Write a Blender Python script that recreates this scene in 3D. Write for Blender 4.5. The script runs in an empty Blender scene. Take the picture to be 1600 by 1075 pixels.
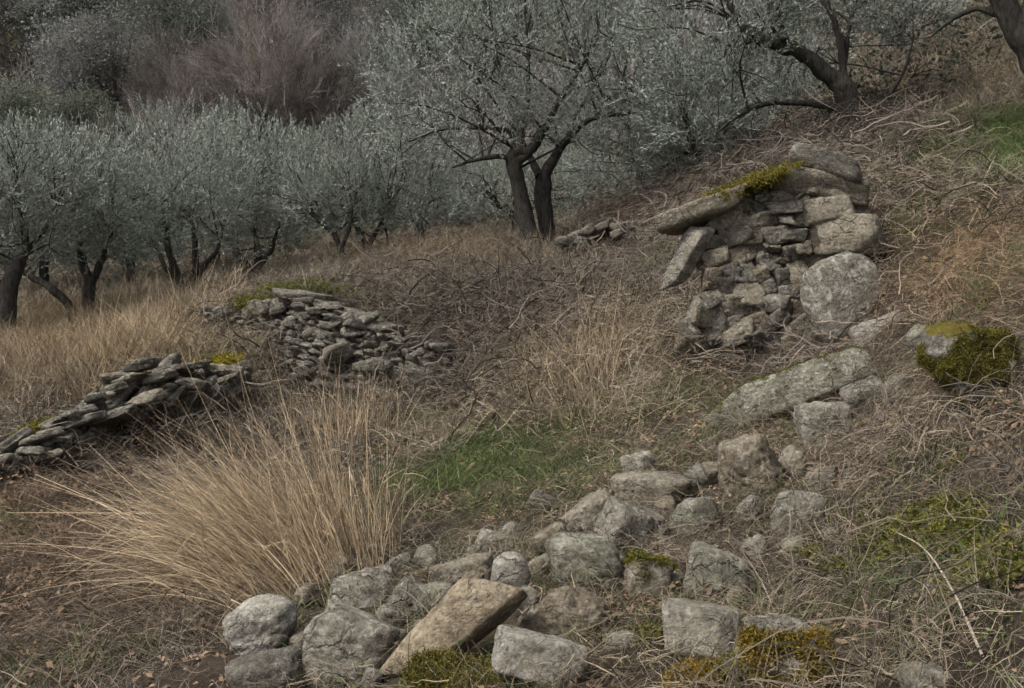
import bpy, bmesh, math, random
import numpy as np
from mathutils import Vector

# ------------------------------------------------------------------ camera
F, HOR = 1716.0, 400.0            # focal length in photo pixels, eye-level row
SC = bpy.context.scene
C = SC.collection
cd = bpy.data.cameras.new('camera'); cam = bpy.data.objects.new('camera', cd); C.objects.link(cam)
cam.location = (0, 0, 0); cam.rotation_euler = (math.radians(90), 0, 0)
cd.sensor_fit = 'HORIZONTAL'; cd.sensor_width = 36; cd.lens = 36 * F / 1600
cd.shift_y = -(537.5 - HOR) / 1600
cd.clip_start = 0.05; cd.clip_end = 600
SC.camera = cam
# ------------------------------------------------------------------ sky and sun (overcast)
SUN = Vector((-0.50, -0.30, 0.81)).normalized()
w = bpy.data.worlds.new('World'); SC.world = w; w.use_nodes = True
nt = w.node_tree; bg = nt.nodes['Background']
sky = nt.nodes.new('ShaderNodeTexSky'); sky.sky_type = 'NISHITA'; sky.sun_disc = False
sky.sun_elevation = math.asin(SUN.z); sky.sun_rotation = math.atan2(SUN.x, SUN.y)
sky.dust_density = 4.0; sky.air_density = 1.0
hs = nt.nodes.new('ShaderNodeHueSaturation'); hs.inputs['Saturation'].default_value = 0.22
nt.links.new(sky.outputs[0], hs.inputs['Color']); nt.links.new(hs.outputs[0], bg.inputs['Color'])
bg.inputs['Strength'].default_value = 0.085
sd = bpy.data.lights.new('sun', 'SUN'); so = bpy.data.objects.new('sun', sd); C.objects.link(so)
sd.energy = 1.5; sd.angle = math.radians(14); sd.color = (1.0, 0.95, 0.88)
so.rotation_euler = (-SUN).to_track_quat('-Z', 'Y').to_euler()
SC.view_settings.view_transform = 'Standard'; SC.view_settings.look = 'None'
SC.view_settings.gamma = 1; SC.view_settings.use_curve_mapping = False
SC.view_settings.exposure = 1.38
SC.render.engine = 'CYCLES'
cy = SC.cycles
cy.max_bounces = 3; cy.diffuse_bounces = 2; cy.glossy_bounces = 1; cy.transmission_bounces = 2; cy.transparent_max_bounces = 2
cy.use_denoising = True; cy.use_adaptive_sampling = True; cy.adaptive_threshold = 0.04; cy.adaptive_min_samples = 16
cy.caustics_reflective = False; cy.caustics_refractive = False

# ------------------------------------------------------------------ helpers
RNG = np.random.default_rng(7)
def at(px, row, Y):
    return np.array([(px - 800) / F * Y, Y, (HOR - row) / F * Y])

def _hash(i, j, k, s):
    h = (i * 374761393 + j * 668265263 + k * 2147483647 + s * 974634777) & 0xFFFFFFFF
    h = ((h ^ (h >> 13)) * 1274126177) & 0xFFFFFFFF
    h = ((h ^ (h >> 16)) * 2246822519) & 0xFFFFFFFF
    return ((h ^ (h >> 13)) & 0xFFFFFF) / float(0xFFFFFF)
def vnoise(p, seed=0):
    p = np.asarray(p, float); f = np.floor(p).astype(np.int64); t = p - f; t = t * t * (3 - 2 * t)
    out = 0
    for a in (0, 1):
        for b in (0, 1):
            for c in (0, 1):
                wgt = (t[:, 0] if a else 1 - t[:, 0]) * (t[:, 1] if b else 1 - t[:, 1]) * (t[:, 2] if c else 1 - t[:, 2])
                out = out + wgt * _hash(f[:, 0] + a, f[:, 1] + b, f[:, 2] + c, seed)
    return out * 2 - 1
def fbm(p, octs=4, seed=0, gain=.5):
    p = np.asarray(p, float); a, s, out = 1.0, 0.0, 0
    for o in range(octs):
        out = out + a * vnoise(p * (2.03 ** o) + 17.3 * o, seed + o); s += a; a *= gain
    return out / s

def new_mesh(name, V, faces, smooth=True, attrs=None):
    """V (n,3); faces an (m,k) array or list of index lists"""
    me = bpy.data.meshes.new(name)
    V = np.asarray(V, np.float32)
    if isinstance(faces, np.ndarray):
        m, k = faces.shape
        me.vertices.add(len(V)); me.vertices.foreach_set('co', V.ravel())
        me.loops.add(m * k); me.loops.foreach_set('vertex_index', faces.astype(np.int32).ravel())
        me.polygons.add(m); me.polygons.foreach_set('loop_start', np.arange(0, m * k, k, dtype=np.int32))
        me.update(calc_edges=True)
    else:
        me.from_pydata(V.tolist(), [], faces); me.update()
    if smooth and len(me.polygons): me.polygons.foreach_set('use_smooth', np.ones(len(me.polygons), bool))
    for nm, arr in (attrs or {}).items():
        a = me.attributes.new(nm, 'FLOAT', 'POINT'); a.data.foreach_set('value', np.asarray(arr, np.float32))
    me.validate()
    return me
def link(name, data, mat=None, parent=None):
    o = bpy.data.objects.new(name, data); C.objects.link(o)
    if mat is not None and data is not None and not data.materials: data.materials.append(mat)
    if parent is not None: o.parent = parent
    return o
def tag(o, label, cat, group=None, kind=None):
    o['label'] = label; o['category'] = cat
    if group: o['group'] = group
    if kind: o['kind'] = kind
    return o
def empty(name, loc):
    o = bpy.data.objects.new(name, None); C.objects.link(o); o.location = loc; o.empty_display_size = .2
    return o

class Batch:
    """collects vertices and quads of several strips or tubes into one mesh"""
    def __init__(s): s.V, s.Q, s.S, s.n = [], [], [], 0
    def add(s, V, Q, S=None):
        s.V.append(V); s.Q.append(Q + s.n); s.S.append(np.ones(len(V)) if S is None else S); s.n += len(V)
    def mesh(s, name, smooth=True):
        return new_mesh(name, np.concatenate(s.V), np.concatenate(s.Q), smooth, {'shade': np.concatenate(s.S)})

def ribbons(P, width, shade=None, rng=RNG, taper=True):
    """P (N,K,3) polylines -> flat tapering ribbons"""
    N, K, _ = P.shape
    T = np.gradient(P, axis=1); T /= np.linalg.norm(T, axis=2, keepdims=True) + 1e-9
    r = rng.normal(size=(N, 1, 3)); W = np.cross(T, r); W /= np.linalg.norm(W, axis=2, keepdims=True) + 1e-9
    prof = np.linspace(1, .18, K) if taper else np.ones(K)
    W = W * (np.asarray(width).reshape(-1, 1, 1) * .5) * prof.reshape(1, K, 1)
    V = np.stack([P - W, P + W], axis=2).reshape(-1, 3)
    base = (np.arange(N) * K * 2)[:, None] + (np.arange(K - 1) * 2)[None, :]
    Q = np.stack([base, base + 1, base + 3, base + 2], axis=2).reshape(-1, 4)
    S = np.ones(N) if shade is None else np.asarray(shade)
    return V, Q, np.repeat(S, K * 2)

def tube(P, R, sides=7, rough=0.0, seed=0):
    P = np.asarray(P, float); R = np.asarray(R, float); K = len(P)
    T = np.gradient(P, axis=0); T /= np.linalg.norm(T, axis=1, keepdims=True) + 1e-9
    ref = np.array([.31, .9, .1]) if abs(T[0][1]) < .8 else np.array([1., 0, .2])
    A = np.cross(T, ref); A /= np.linalg.norm(A, axis=1, keepdims=True) + 1e-9
    B = np.cross(T, A)
    th = np.linspace(0, 2 * np.pi, sides, endpoint=False)
    rr = R[:, None] * np.ones((1, sides))
    if rough:
        q = np.stack([np.repeat(np.arange(K), sides) * .35, np.tile(np.cos(th) * 1.3, K), np.tile(np.sin(th) * 1.3, K)], 1)
        rr = rr * (1 + rough * fbm(q, 3, seed).reshape(K, sides) * 1.6)
    V = P[:, None] + rr[..., None] * (np.cos(th)[None, :, None] * A[:, None] + np.sin(th)[None, :, None] * B[:, None])
    i = np.arange(K - 1)[:, None] * sides; j = np.arange(sides)[None, :]; j2 = (j + 1) % sides
    Q = np.stack([i + j, i + j2, i + sides + j2, i + sides + j], 2).reshape(-1, 4)
    return V.reshape(-1, 3), Q
def spline(pts, n):
    """Catmull-Rom through points -> n samples"""
    p = np.asarray(pts, float)
    if len(p) == 2: return p[0] + (p[1] - p[0]) * np.linspace(0, 1, n)[:, None]
    q = np.vstack([2 * p[0] - p[1], p, 2 * p[-1] - p[-2]]); out = []
    for t in np.linspace(0, len(p) - 1 - 1e-6, n):
        i = int(t); f = t - i; a, b, c, d = q[i], q[i + 1], q[i + 2], q[i + 3]
        out.append(.5 * (2 * b + (c - a) * f + (2 * a - 5 * b + 4 * c - d) * f * f + (3 * b - a - 3 * c + d) * f ** 3))
    return np.array(out)

def euler_from(D, spin):
    """rotations turning +Z onto D with a spin about it, as XYZ eulers"""
    D = D / (np.linalg.norm(D, axis=1, keepdims=True) + 1e-9)
    ref = np.where(np.abs(D[:, 2:3]) < .95, np.array([[0, 0, 1.]]), np.array([[1., 0, 0]]))
    X = np.cross(ref, D); X /= np.linalg.norm(X, axis=1, keepdims=True); Yv = np.cross(D, X)
    c, s = np.cos(spin)[:, None], np.sin(spin)[:, None]
    X2 = X * c + Yv * s; Y2 = -X * s + Yv * c
    R20, R21, R22, R10, R00 = X2[:, 2], Y2[:, 2], D[:, 2], X2[:, 1], X2[:, 0]
    return np.stack([np.arctan2(R21, R22), -np.arcsin(np.clip(R20, -1, 1)), np.arctan2(R10, R00)], 1)

_groups = {}
def scatter_group(key, sources):
    if key in _groups: return _groups[key]
    g = bpy.data.node_groups.new('scatter_' + key, 'GeometryNodeTree')
    g.interface.new_socket('Geometry', in_out='INPUT', socket_type='NodeSocketGeometry')
    g.interface.new_socket('Geometry', in_out='OUTPUT', socket_type='NodeSocketGeometry')
    N, L = g.nodes, g.links
    gi, go = N.new('NodeGroupInput'), N.new('NodeGroupOutput')
    jn = N.new('GeometryNodeJoinGeometry')
    for s in sources:
        oi = N.new('GeometryNodeObjectInfo'); oi.inputs['Object'].default_value = s
        gt = N.new('GeometryNodeGeometryToInstance')
        L.new(oi.outputs['Geometry'], gt.inputs[0]); L.new(gt.outputs[0], jn.inputs[0])
    ip = N.new('GeometryNodeInstanceOnPoints'); ip.inputs['Pick Instance'].default_value = True
    def attr(nm, ty):
        a = N.new('GeometryNodeInputNamedAttribute'); a.data_type = ty; a.inputs['Name'].default_value = nm
        return a.outputs['Attribute']
    er = N.new('FunctionNodeEulerToRotation')
    L.new(attr('rot', 'FLOAT_VECTOR'), er.inputs[0]); L.new(er.outputs[0], ip.inputs['Rotation'])
    L.new(attr('vid', 'INT'), ip.inputs['Instance Index']); L.new(attr('scl', 'FLOAT_VECTOR'), ip.inputs['Scale'])
    L.new(gi.outputs[0], ip.inputs['Points']); L.new(jn.outputs[0], ip.inputs['Instance']); L.new(ip.outputs[0], go.inputs[0])
    _groups[key] = g
    return g
def scatter(name, key, sources, P, rot, scl, tint, parent=None, rng=RNG):
    n = len(P); me = bpy.data.meshes.new(name); me.vertices.add(n)
    me.vertices.foreach_set('co', np.asarray(P, np.float32).ravel())
    scl = np.asarray(scl, np.float32)
    if scl.ndim == 1: scl = np.repeat(scl[:, None], 3, 1)
    me.attributes.new('rot', 'FLOAT_VECTOR', 'POINT').data.foreach_set('vector', np.asarray(rot, np.float32).ravel())
    me.attributes.new('scl', 'FLOAT_VECTOR', 'POINT').data.foreach_set('vector', scl.ravel())
    me.attributes.new('vid', 'INT', 'POINT').data.foreach_set('value', rng.integers(0, len(sources), n).astype(np.int32))
    me.attributes.new('tint', 'FLOAT_VECTOR', 'POINT').data.foreach_set('vector', np.asarray(tint, np.float32).ravel())
    me.materials.append(sources[0].data.materials[0])
    o = link(name, me, None, parent)
    m = o.modifiers.new('scatter', 'NODES'); m.node_group = scatter_group(key, sources)
    return o
def source(name, mesh, mat):
    o = bpy.data.objects.new(name, mesh); mesh.materials.append(mat); return o

# ------------------------------------------------------------------ materials
def mat_new(name):
    m = bpy.data.materials.new(name); m.use_nodes = True
    return m, m.node_tree.nodes, m.node_tree.links, m.node_tree.nodes['Principled BSDF']
def ramp(N, stops):
    r = N.new('ShaderNodeValToRGB'); e = r.color_ramp.elements
    while len(e) < len(stops): e.new(.5)
    for el, (p, c) in zip(e, stops): el.position = p; el.color = (*c, 1)
    return r
def noise(N, L, vec, scale, detail=5, rough=.55):
    n = N.new('ShaderNodeTexNoise'); n.inputs['Scale'].default_value = scale; n.inputs['Detail'].default_value = detail
    n.inputs['Roughness'].default_value = rough
    if vec is not None: L.new(vec, n.inputs['Vector'])
    return n
def mixc(N, L, f, a, b, mode='MIX'):
    m = N.new('ShaderNodeMix'); m.data_type = 'RGBA'; m.blend_type = mode
    for sock, v in ((m.inputs[0], f), (m.inputs[6], a), (m.inputs[7], b)):
        if hasattr(v, 'is_output'): L.new(v, sock)
        elif isinstance(v, tuple): sock.default_value = (*v, 1)
        else: sock.default_value = v
    return m.outputs[2]

def veg_material(name, translucent=.25, back=None, constant=None, rough=.75, spec=.15):
    m, N, L, b = mat_new(name)
    if constant is None:
        a = N.new('ShaderNodeAttribute'); a.attribute_type = 'INSTANCER'; a.attribute_name = 'tint'; col = a.outputs['Color']
    else:
        c = N.new('ShaderNodeRGB'); c.outputs[0].default_value = (*constant, 1); col = c.outputs[0]
    s = N.new('ShaderNodeAttribute'); s.attribute_name = 'shade'
    vm = N.new('ShaderNodeVectorMath'); vm.operation = 'SCALE'; L.new(col, vm.inputs[0]); L.new(s.outputs['Fac'], vm.inputs['Scale'])
    col = vm.outputs[0]
    if back:
        ge = N.new('ShaderNodeNewGeometry'); col = mixc(N, L, ge.outputs['Backfacing'], col, back)
    L.new(col, b.inputs['Base Color']); b.inputs['Roughness'].default_value = rough; b.inputs['Specular IOR Level'].default_value = spec
    if translucent:
        t = N.new('ShaderNodeBsdfTranslucent'); L.new(col, t.inputs['Color'])
        mx = N.new('ShaderNodeMixShader'); mx.inputs[0].default_value = translucent
        L.new(b.outputs[0], mx.inputs[1]); L.new(t.outputs[0], mx.inputs[2]); L.new(mx.outputs[0], N['Material Output'].inputs[0])
    return m

def stone_material(name, cols, lichen=.5, orange=.2, moss=0.0, dirt=.5, scale=1.0, mosscol=((.075, .066, .016), (.14, .11, .02))):
    """cols: dark, mid, light stone colours; moss grows where the face looks up"""
    m, N, L, b = mat_new(name)
    tc = N.new('ShaderNodeTexCoord'); oi = N.new('ShaderNodeObjectInfo')
    mp = N.new('ShaderNodeVectorMath'); mp.operation = 'ADD'
    cx = N.new('ShaderNodeVectorMath'); cx.operation = 'SCALE'; cx.inputs[0].default_value = (31, 57, 83); L.new(oi.outputs['Random'], cx.inputs['Scale'])
    geo = N.new('ShaderNodeNewGeometry')
    L.new(geo.outputs['Position'], mp.inputs[0]); L.new(cx.outputs[0], mp.inputs[1]); v = mp.outputs[0]
    big = noise(N, L, v, 5 * scale, 6, .6); r = ramp(N, [(.28, cols[0]), (.5, cols[1]), (.72, cols[2])]); L.new(big.outputs[0], r.inputs[0])
    col = r.outputs[0]
    fine = noise(N, L, v, 46 * scale, 6, .7); fr = ramp(N, [(.32, (.38, .37, .35)), (.52, (1, 1, 1)), (.7, (1.5, 1.48, 1.42))]); L.new(fine.outputs[0], fr.inputs[0])
    col = mixc(N, L, .85, col, fr.outputs[0], 'MULTIPLY')
    # bedding streaks
    st = N.new('ShaderNodeMapping'); st.inputs['Scale'].default_value = (4, 4, 26); st.inputs['Rotation'].default_value = (.25, .5, 0); L.new(v, st.inputs[0])
    sn = noise(N, L, st.outputs[0], 1.6 * scale, 5, .65); sr = ramp(N, [(.42, (.72, .70, .67)), (.6, (1.05, 1.05, 1.05))]); L.new(sn.outputs[0], sr.inputs[0])
    col = mixc(N, L, .6, col, sr.outputs[0], 'MULTIPLY')
    # pale lichen
    vo = noise(N, L, v, 15 * scale, 8, .75); lr = ramp(N, [(.57 - .08 * lichen, (0, 0, 0)), (.62, (1, 1, 1))]); L.new(vo.outputs[0], lr.inputs[0])
    lf = N.new('ShaderNodeMath'); lf.operation = 'MULTIPLY'; lf.inputs[1].default_value = lichen; L.new(lr.outputs[0], lf.inputs[0])
    col = mixc(N, L, lf.outputs[0], col, (.46, .44, .38))
    # dark lichen and weathering specks
    dk = noise(N, L, v, 24 * scale, 7, .8); dr = ramp(N, [(.39, (1, 1, 1)), (.46, (0, 0, 0))]); L.new(dk.outputs[0], dr.inputs[0])
    df = N.new('ShaderNodeMath'); df.operation = 'MULTIPLY'; df.inputs[1].default_value = .55 * dirt; L.new(dr.outputs[0], df.inputs[0])
    col = mixc(N, L, df.outputs[0], col, (.045, .04, .033))
    # dark cracks along the bedding
    wv = noise(N, L, v, 7 * scale, 4, .6); wa = N.new('ShaderNodeVectorMath'); wa.operation = 'MULTIPLY_ADD'; wa.inputs[1].default_value = (.16, .16, .16)
    L.new(wv.outputs['Color'], wa.inputs[0]); L.new(v, wa.inputs[2])
    cm = N.new('ShaderNodeMapping'); cm.inputs['Scale'].default_value = (5, 5, 9); cm.inputs['Rotation'].default_value = (.3, .4, .2); L.new(wa.outputs[0], cm.inputs[0])
    vc = N.new('ShaderNodeTexVoronoi'); vc.feature = 'DISTANCE_TO_EDGE'; vc.inputs['Scale'].default_value = scale; L.new(cm.outputs[0], vc.inputs['Vector'])
    ck = ramp(N, [(.0, (1, 1, 1)), (.045, (0, 0, 0))]); L.new(vc.outputs['Distance'], ck.inputs[0])
    cn = noise(N, L, v, 4 * scale, 3, .5); cr_ = ramp(N, [(.45, (0, 0, 0)), (.6, (1, 1, 1))]); L.new(cn.outputs[0], cr_.inputs[0])
    crack = N.new('ShaderNodeMath'); crack.operation = 'MULTIPLY'; L.new(ck.outputs[0], crack.inputs[0]); L.new(cr_.outputs[0], crack.inputs[1])
    cf = N.new('ShaderNodeMath'); cf.operation = 'MULTIPLY'; cf.inputs[1].default_value = .6; L.new(crack.outputs[0], cf.inputs[0])
    col = mixc(N, L, cf.outputs[0], col, (.05, .043, .034))
    if orange:
        on = noise(N, L, v, 9 * scale, 7, .7); orr = ramp(N, [(.70 - .06 * orange, (0, 0, 0)), (.75, (1, 1, 1))]); L.new(on.outputs[0], orr.inputs[0])
        om = N.new('ShaderNodeMath'); om.operation = 'MULTIPLY'; om.inputs[1].default_value = .75; L.new(orr.outputs[0], om.inputs[0])
        col = mixc(N, L, om.outputs[0], col, (.34, .20, .05))
    if moss:
        sp = N.new('ShaderNodeSeparateXYZ'); L.new(geo.outputs['Normal'], sp.inputs[0])
        mn = noise(N, L, v, 6 * scale, 5, .65)
        ad = N.new('ShaderNodeMath'); ad.operation = 'MULTIPLY_ADD'; ad.inputs[1].default_value = 1.6; L.new(mn.outputs[0], ad.inputs[0]); L.new(sp.outputs[2], ad.inputs[2])
        mr = ramp(N, [(max(0, .62 - .3 * moss), (0, 0, 0)), (max(.05, .70 - .3 * moss), (1, 1, 1))])
        dv = N.new('ShaderNodeMath'); dv.operation = 'DIVIDE'; dv.inputs[1].default_value = 2.4; L.new(ad.outputs[0], dv.inputs[0]); L.new(dv.outputs[0], mr.inputs[0])
        m2 = noise(N, L, v, 30, 4, .6); mc = ramp(N, [(.35, mosscol[0]), (.65, mosscol[1])]); L.new(m2.outputs[0], mc.inputs[0])
        col = mixc(N, L, mr.outputs[0], col, mc.outputs[0])
    L.new(col, b.inputs['Base Color']); b.inputs['Roughness'].default_value = .92; b.inputs['Specular IOR Level'].default_value = .15
    bn = noise(N, L, v, 70 * scale, 8, .7); bm_ = noise(N, L, v, 17 * scale, 6, .65)
    ad2 = N.new('ShaderNodeMath'); ad2.operation = 'MULTIPLY_ADD'; ad2.inputs[1].default_value = 2.5
    L.new(bm_.outputs[0], ad2.inputs[0]); L.new(bn.outputs[0], ad2.inputs[2])
    ad3 = N.new('ShaderNodeMath'); ad3.operation = 'MULTIPLY_ADD'; ad3.inputs[1].default_value = -.9
    L.new(crack.outputs[0], ad3.inputs[0]); L.new(ad2.outputs[0], ad3.inputs[2])
    bp = N.new('ShaderNodeBump'); bp.inputs['Strength'].default_value = .9; bp.inputs['Distance'].default_value = .022
    L.new(ad3.outputs[0], bp.inputs['Height']); L.new(bp.outputs[0], b.inputs['Normal'])
    return m

def ground_material():
    m, N, L, b = mat_new('soil_and_dead_grass')
    geo = N.new('ShaderNodeNewGeometry'); v = geo.outputs['Position']
    n1 = noise(N, L, v, 1.1, 6, .6); r = ramp(N, [(.3, (.028, .022, .018)), (.5, (.052, .041, .032)), (.7, (.085, .068, .052))]); L.new(n1.outputs[0], r.inputs[0])
    n2 = noise(N, L, v, 38, 6, .75); r2 = ramp(N, [(.3, (.35, .35, .35)), (.7, (1.5, 1.45, 1.4))]); L.new(n2.outputs[0], r2.inputs[0])
    col = mixc(N, L, .9, r.outputs[0], r2.outputs[0], 'MULTIPLY')
    n3 = noise(N, L, v, .45, 5, .6); r3 = ramp(N, [(.5, (0, 0, 0)), (.66, (.6, .6, .6))]); L.new(n3.outputs[0], r3.inputs[0])
    col = mixc(N, L, r3.outputs[0], col, (.05, .06, .022))
    L.new(col, b.inputs['Base Color']); b.inputs['Roughness'].default_value = .95; b.inputs['Specular IOR Level'].default_value = .05
    bp = N.new('ShaderNodeBump'); bp.inputs['Strength'].default_value = .8; bp.inputs['Distance'].default_value = .03
    L.new(n2.outputs[0], bp.inputs['Height']); L.new(bp.outputs[0], b.inputs['Normal'])
    return m
def bark_material(name, dark, light):
    m, N, L, b = mat_new(name)
    geo = N.new('ShaderNodeNewGeometry'); mp = N.new('ShaderNodeMapping'); mp.inputs['Scale'].default_value = (1, 1, .35); L.new(geo.outputs['Position'], mp.inputs[0])
    n = noise(N, L, mp.outputs[0], 22, 8, .7); r = ramp(N, [(.35, dark), (.7, light)]); L.new(n.outputs[0], r.inputs[0])
    L.new(r.outputs[0], b.inputs['Base Color']); b.inputs['Roughness'].default_value = .95; b.inputs['Specular IOR Level'].default_value = .05
    bp = N.new('ShaderNodeBump'); bp.inputs['Strength'].default_value = .9; bp.inputs['Distance'].default_value = .03
    L.new(n.outputs[0], bp.inputs['Height']); L.new(bp.outputs[0], b.inputs['Normal'])
    return m

M_STRAW = veg_material('dry_straw', .2)
M_TWIG = veg_material('dead_twig', 0)
_LEAFS = {}
def leaf_material(tint):
    if tint not in _LEAFS: _LEAFS[tint] = veg_material('olive_leaf', .12, back=(.27, .295, .255), rough=.5, spec=.3, constant=tint)
    return _LEAFS[tint]
M_GREEN = veg_material('green_blade', .3)
M_CLUMP = veg_material('tall_straw', .2, constant=(.42, .325, .215))
M_GROUND = ground_material()
M_BARK = bark_material('olive_bark', (.022, .02, .018), (.085, .078, .068))
M_BARK_FAR = bark_material('grey_bark', (.05, .045, .042), (.13, .12, .11))
GREY = ((.11, .099, .08), (.205, .188, .155), (.32, .30, .25))
TAN = ((.14, .11, .075), (.26, .21, .145), (.36, .305, .22))
DARK = ((.065, .058, .048), (.13, .119, .10), (.22, .205, .175))
S_GREY = stone_material('grey_stone', GREY, .55, .35)
S_PALE = stone_material('pale_stone', ((.17, .156, .132), (.29, .27, .232), (.43, .41, .365)), .6, .1)
S_TAN = stone_material('tan_stone', TAN, .35, .4)
S_BROWN = stone_material('brown_stone', ((.10, .08, .058), (.18, .15, .11), (.26, .225, .175)), .45, .5)
S_GREENISH = stone_material('greenish_stone', ((.10, .096, .074), (.185, .18, .14), (.29, .28, .23)), .5, .15)
S_MOSS = stone_material('mossy_stone', DARK, .3, .2, moss=.45)
S_MOSSLIGHT = stone_material('half_mossy_stone', GREY, .4, .3, moss=.30)
S_WALL = stone_material('wall_stone', ((.13, .112, .085), (.22, .195, .152), (.31, .28, .225)), .35, .3, dirt=.7)
S_WALLDARK = stone_material('dark_wall_stone', DARK, .35, .1, dirt=.8)
S_WALLGREY = stone_material('grey_wall_stone', ((.085, .077, .065), (.155, .143, .12), (.25, .235, .20)), .5, .1, dirt=.7)

# ------------------------------------------------------------------ terrain
# (photo column, photo row, metres) of the ground; heights follow from them
COLS = {
 -700: [(3, 1450), (4.5, 1120), (8, 830), (12, 690), (20, 575), (30, 480), (45, 330), (60, 150), (80, -80), (120, -300)],
 0: [(2, 1950), (3, 1450), (4.5, 1090), (6, 910), (7.5, 800), (8.55, 745), (9.0, 706), (10, 660), (13, 590), (17, 535), (22, 490), (30, 440), (38, 385), (45, 300), (60, 120), (80, -90), (120, -330)],
 200: [(4.5, 1085), (6, 912), (8, 772), (9.45, 690), (9.95, 600), (12, 562), (16, 525), (20, 495), (30, 430)],
 345: [(3, 1420), (4.5, 1080), (6, 905), (8, 770), (9.5, 690), (10.6, 632), (11.15, 574), (12.5, 560), (14.45, 540), (15.1, 488), (18, 480), (22, 470), (30, 420)],
 480: [(4.5, 1072), (6, 895), (8, 765), (10.5, 668), (12.5, 604), (13.2, 468), (14.2, 460), (18, 446), (22, 432), (30, 395), (40, 345), (50, 250), (65, 100), (80, -50), (120, -310)],
 600: [(3, 1350), (4.3, 1080), (5.5, 925), (7, 808), (9, 710), (10.5, 655), (12.0, 606), (12.7, 502), (14, 466), (18, 427), (23, 416), (30, 385)],
 720: [(4, 1100), (5, 955), (6.5, 830), (8, 745), (9.5, 675), (11.3, 604), (12.3, 535), (13.6, 475), (16, 428), (20, 397), (30, 370)],
 850: [(2, 1900), (3, 1320), (4, 1080), (5, 925), (6, 830), (7.5, 740), (9, 660), (10.5, 585), (12, 512), (14, 450), (18, 400), (24, 368), (32, 330), (45, 235), (60, 120), (80, -60), (120, -310)],
 1000: [(4, 1060), (4.8, 935), (5.6, 840), (6.5, 760), (8, 652), (9, 592), (10.5, 512), (12, 452), (14, 402), (16, 360), (20, 325), (28, 290), (40, 200)],
 1130: [(3, 1260), (3.8, 1075), (4.5, 960), (5.5, 830), (6.5, 730), (7.3, 655), (8.4, 590), (9, 545), (10.2, 460), (12, 375), (14, 308), (17, 275), (24, 230), (60, 20), (80, -120), (120, -340)],
 1230: [(4.4, 950), (5.4, 818), (6.5, 708), (7.5, 628), (8.7, 565), (9.9, 390), (11.5, 325), (13.5, 270)],
 1310: [(3.6, 1075), (4.5, 930), (5.5, 790), (6.5, 680), (7.5, 605), (8.4, 548), (9.2, 420), (9.8, 335), (11, 290), (13, 243), (15.5, 212), (20, 150), (30, 40), (45, -90)],
 1400: [(3.4, 1075), (4.2, 930), (5, 800), (6, 680), (7, 580), (8, 492), (9, 382), (10, 312), (12, 250), (16, 190), (22, 110), (32, 0)],
 1580: [(2, 1500), (3, 1100), (3.5, 960), (4.2, 800), (5, 660), (6, 520), (7, 410), (8.5, 312), (10.5, 247), (12.5, 192), (16, 120), (22, 30), (32, -80), (45, -200), (80, -370), (120, -500)],
 2300: [(2, 1150), (2.5, 950), (4, 500), (6, 250), (9, 100), (14, -20), (22, -120), (45, -300), (80, -520), (120, -640)],
}
_K = np.array([(px, Y, (HOR - r) / F * Y) for px, L_ in COLS.items() for Y, r in L_], float)
def _ab(px, Y): return np.stack([px / 190.0, np.log(Y) / .17], -1)
_A = _ab(_K[:, 0], _K[:, 1])
def _phi(d2): return np.sqrt(d2 + .06)
_D2 = ((_A[:, None] - _A[None]) ** 2).sum(-1)
_n = len(_K); _Pm = np.c_[np.ones(_n), _A]
_S = np.block([[_phi(_D2) - .02 * np.eye(_n), _Pm], [_Pm.T, np.zeros((3, 3))]])
_W = np.linalg.solve(_S, np.r_[_K[:, 2], 0, 0, 0])
def height0(X, Y):
    X = np.asarray(X, float).ravel(); Y = np.clip(np.asarray(Y, float).ravel(), 1.2, 140)
    out = np.empty(len(X))
    for i in range(0, len(X), 20000):
        q = _ab(np.clip(X[i:i + 20000] / Y[i:i + 20000] * F + 800, -1300, 2900), Y[i:i + 20000])
        d2 = ((q[:, None] - _A[None]) ** 2).sum(-1)
        out[i:i + 20000] = _phi(d2) @ _W[:_n] + _W[_n] + q @ _W[_n + 1:]
    return out
def height(X, Y):
    X = np.asarray(X, float).ravel(); Y = np.asarray(Y, float).ravel()
    z = height0(X, Y); p = np.stack([X, Y, 0 * X], 1)
    return z + .10 * fbm(p * 1.5, 4, 3) + .045 * fbm(p * 5, 3, 9)
def hz(X, Y): return float(height([X], [Y])[0])
_YS = np.exp(np.linspace(math.log(2), math.log(40), 500))
def ground_at(px, row):
    """the nearest ground point seen at a photo pixel"""
    z = height((px - 800) / F * _YS, _YS); rr = HOR - z / _YS * F
    k = np.nonzero(rr <= row)[0]
    Y = _YS[k[0]] if len(k) else 20.0
    return np.array([(px - 800) / F * Y, Y, hz((px - 800) / F * Y, Y)])

def build_ground():
    U = np.linspace(-1.02, 1.12, 370); Yv = np.exp(np.linspace(math.log(1.3), math.log(135), 390))
    g = np.stack(np.meshgrid(U, Yv, indexing='ij'), -1).reshape(-1, 2)
    X = g[:, 0] * g[:, 1]; Y = g[:, 1]; Z = height(X, Y)
    a, b = len(U), len(Yv); i = np.arange(a - 1)[:, None] * b; j = np.arange(b - 1)[None]
    Q = np.stack([i + j, i + b + j, i + b + j + 1, i + j + 1], 2).reshape(-1, 4)
    o = link('hillside_ground', new_mesh('hillside_ground', np.stack([X, Y, Z], 1), Q), M_GROUND)
    o['kind'] = 'structure'; o['label'] = 'terraced hillside of brown soil and matted dead grass'; o['category'] = 'ground'
build_ground()

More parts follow.
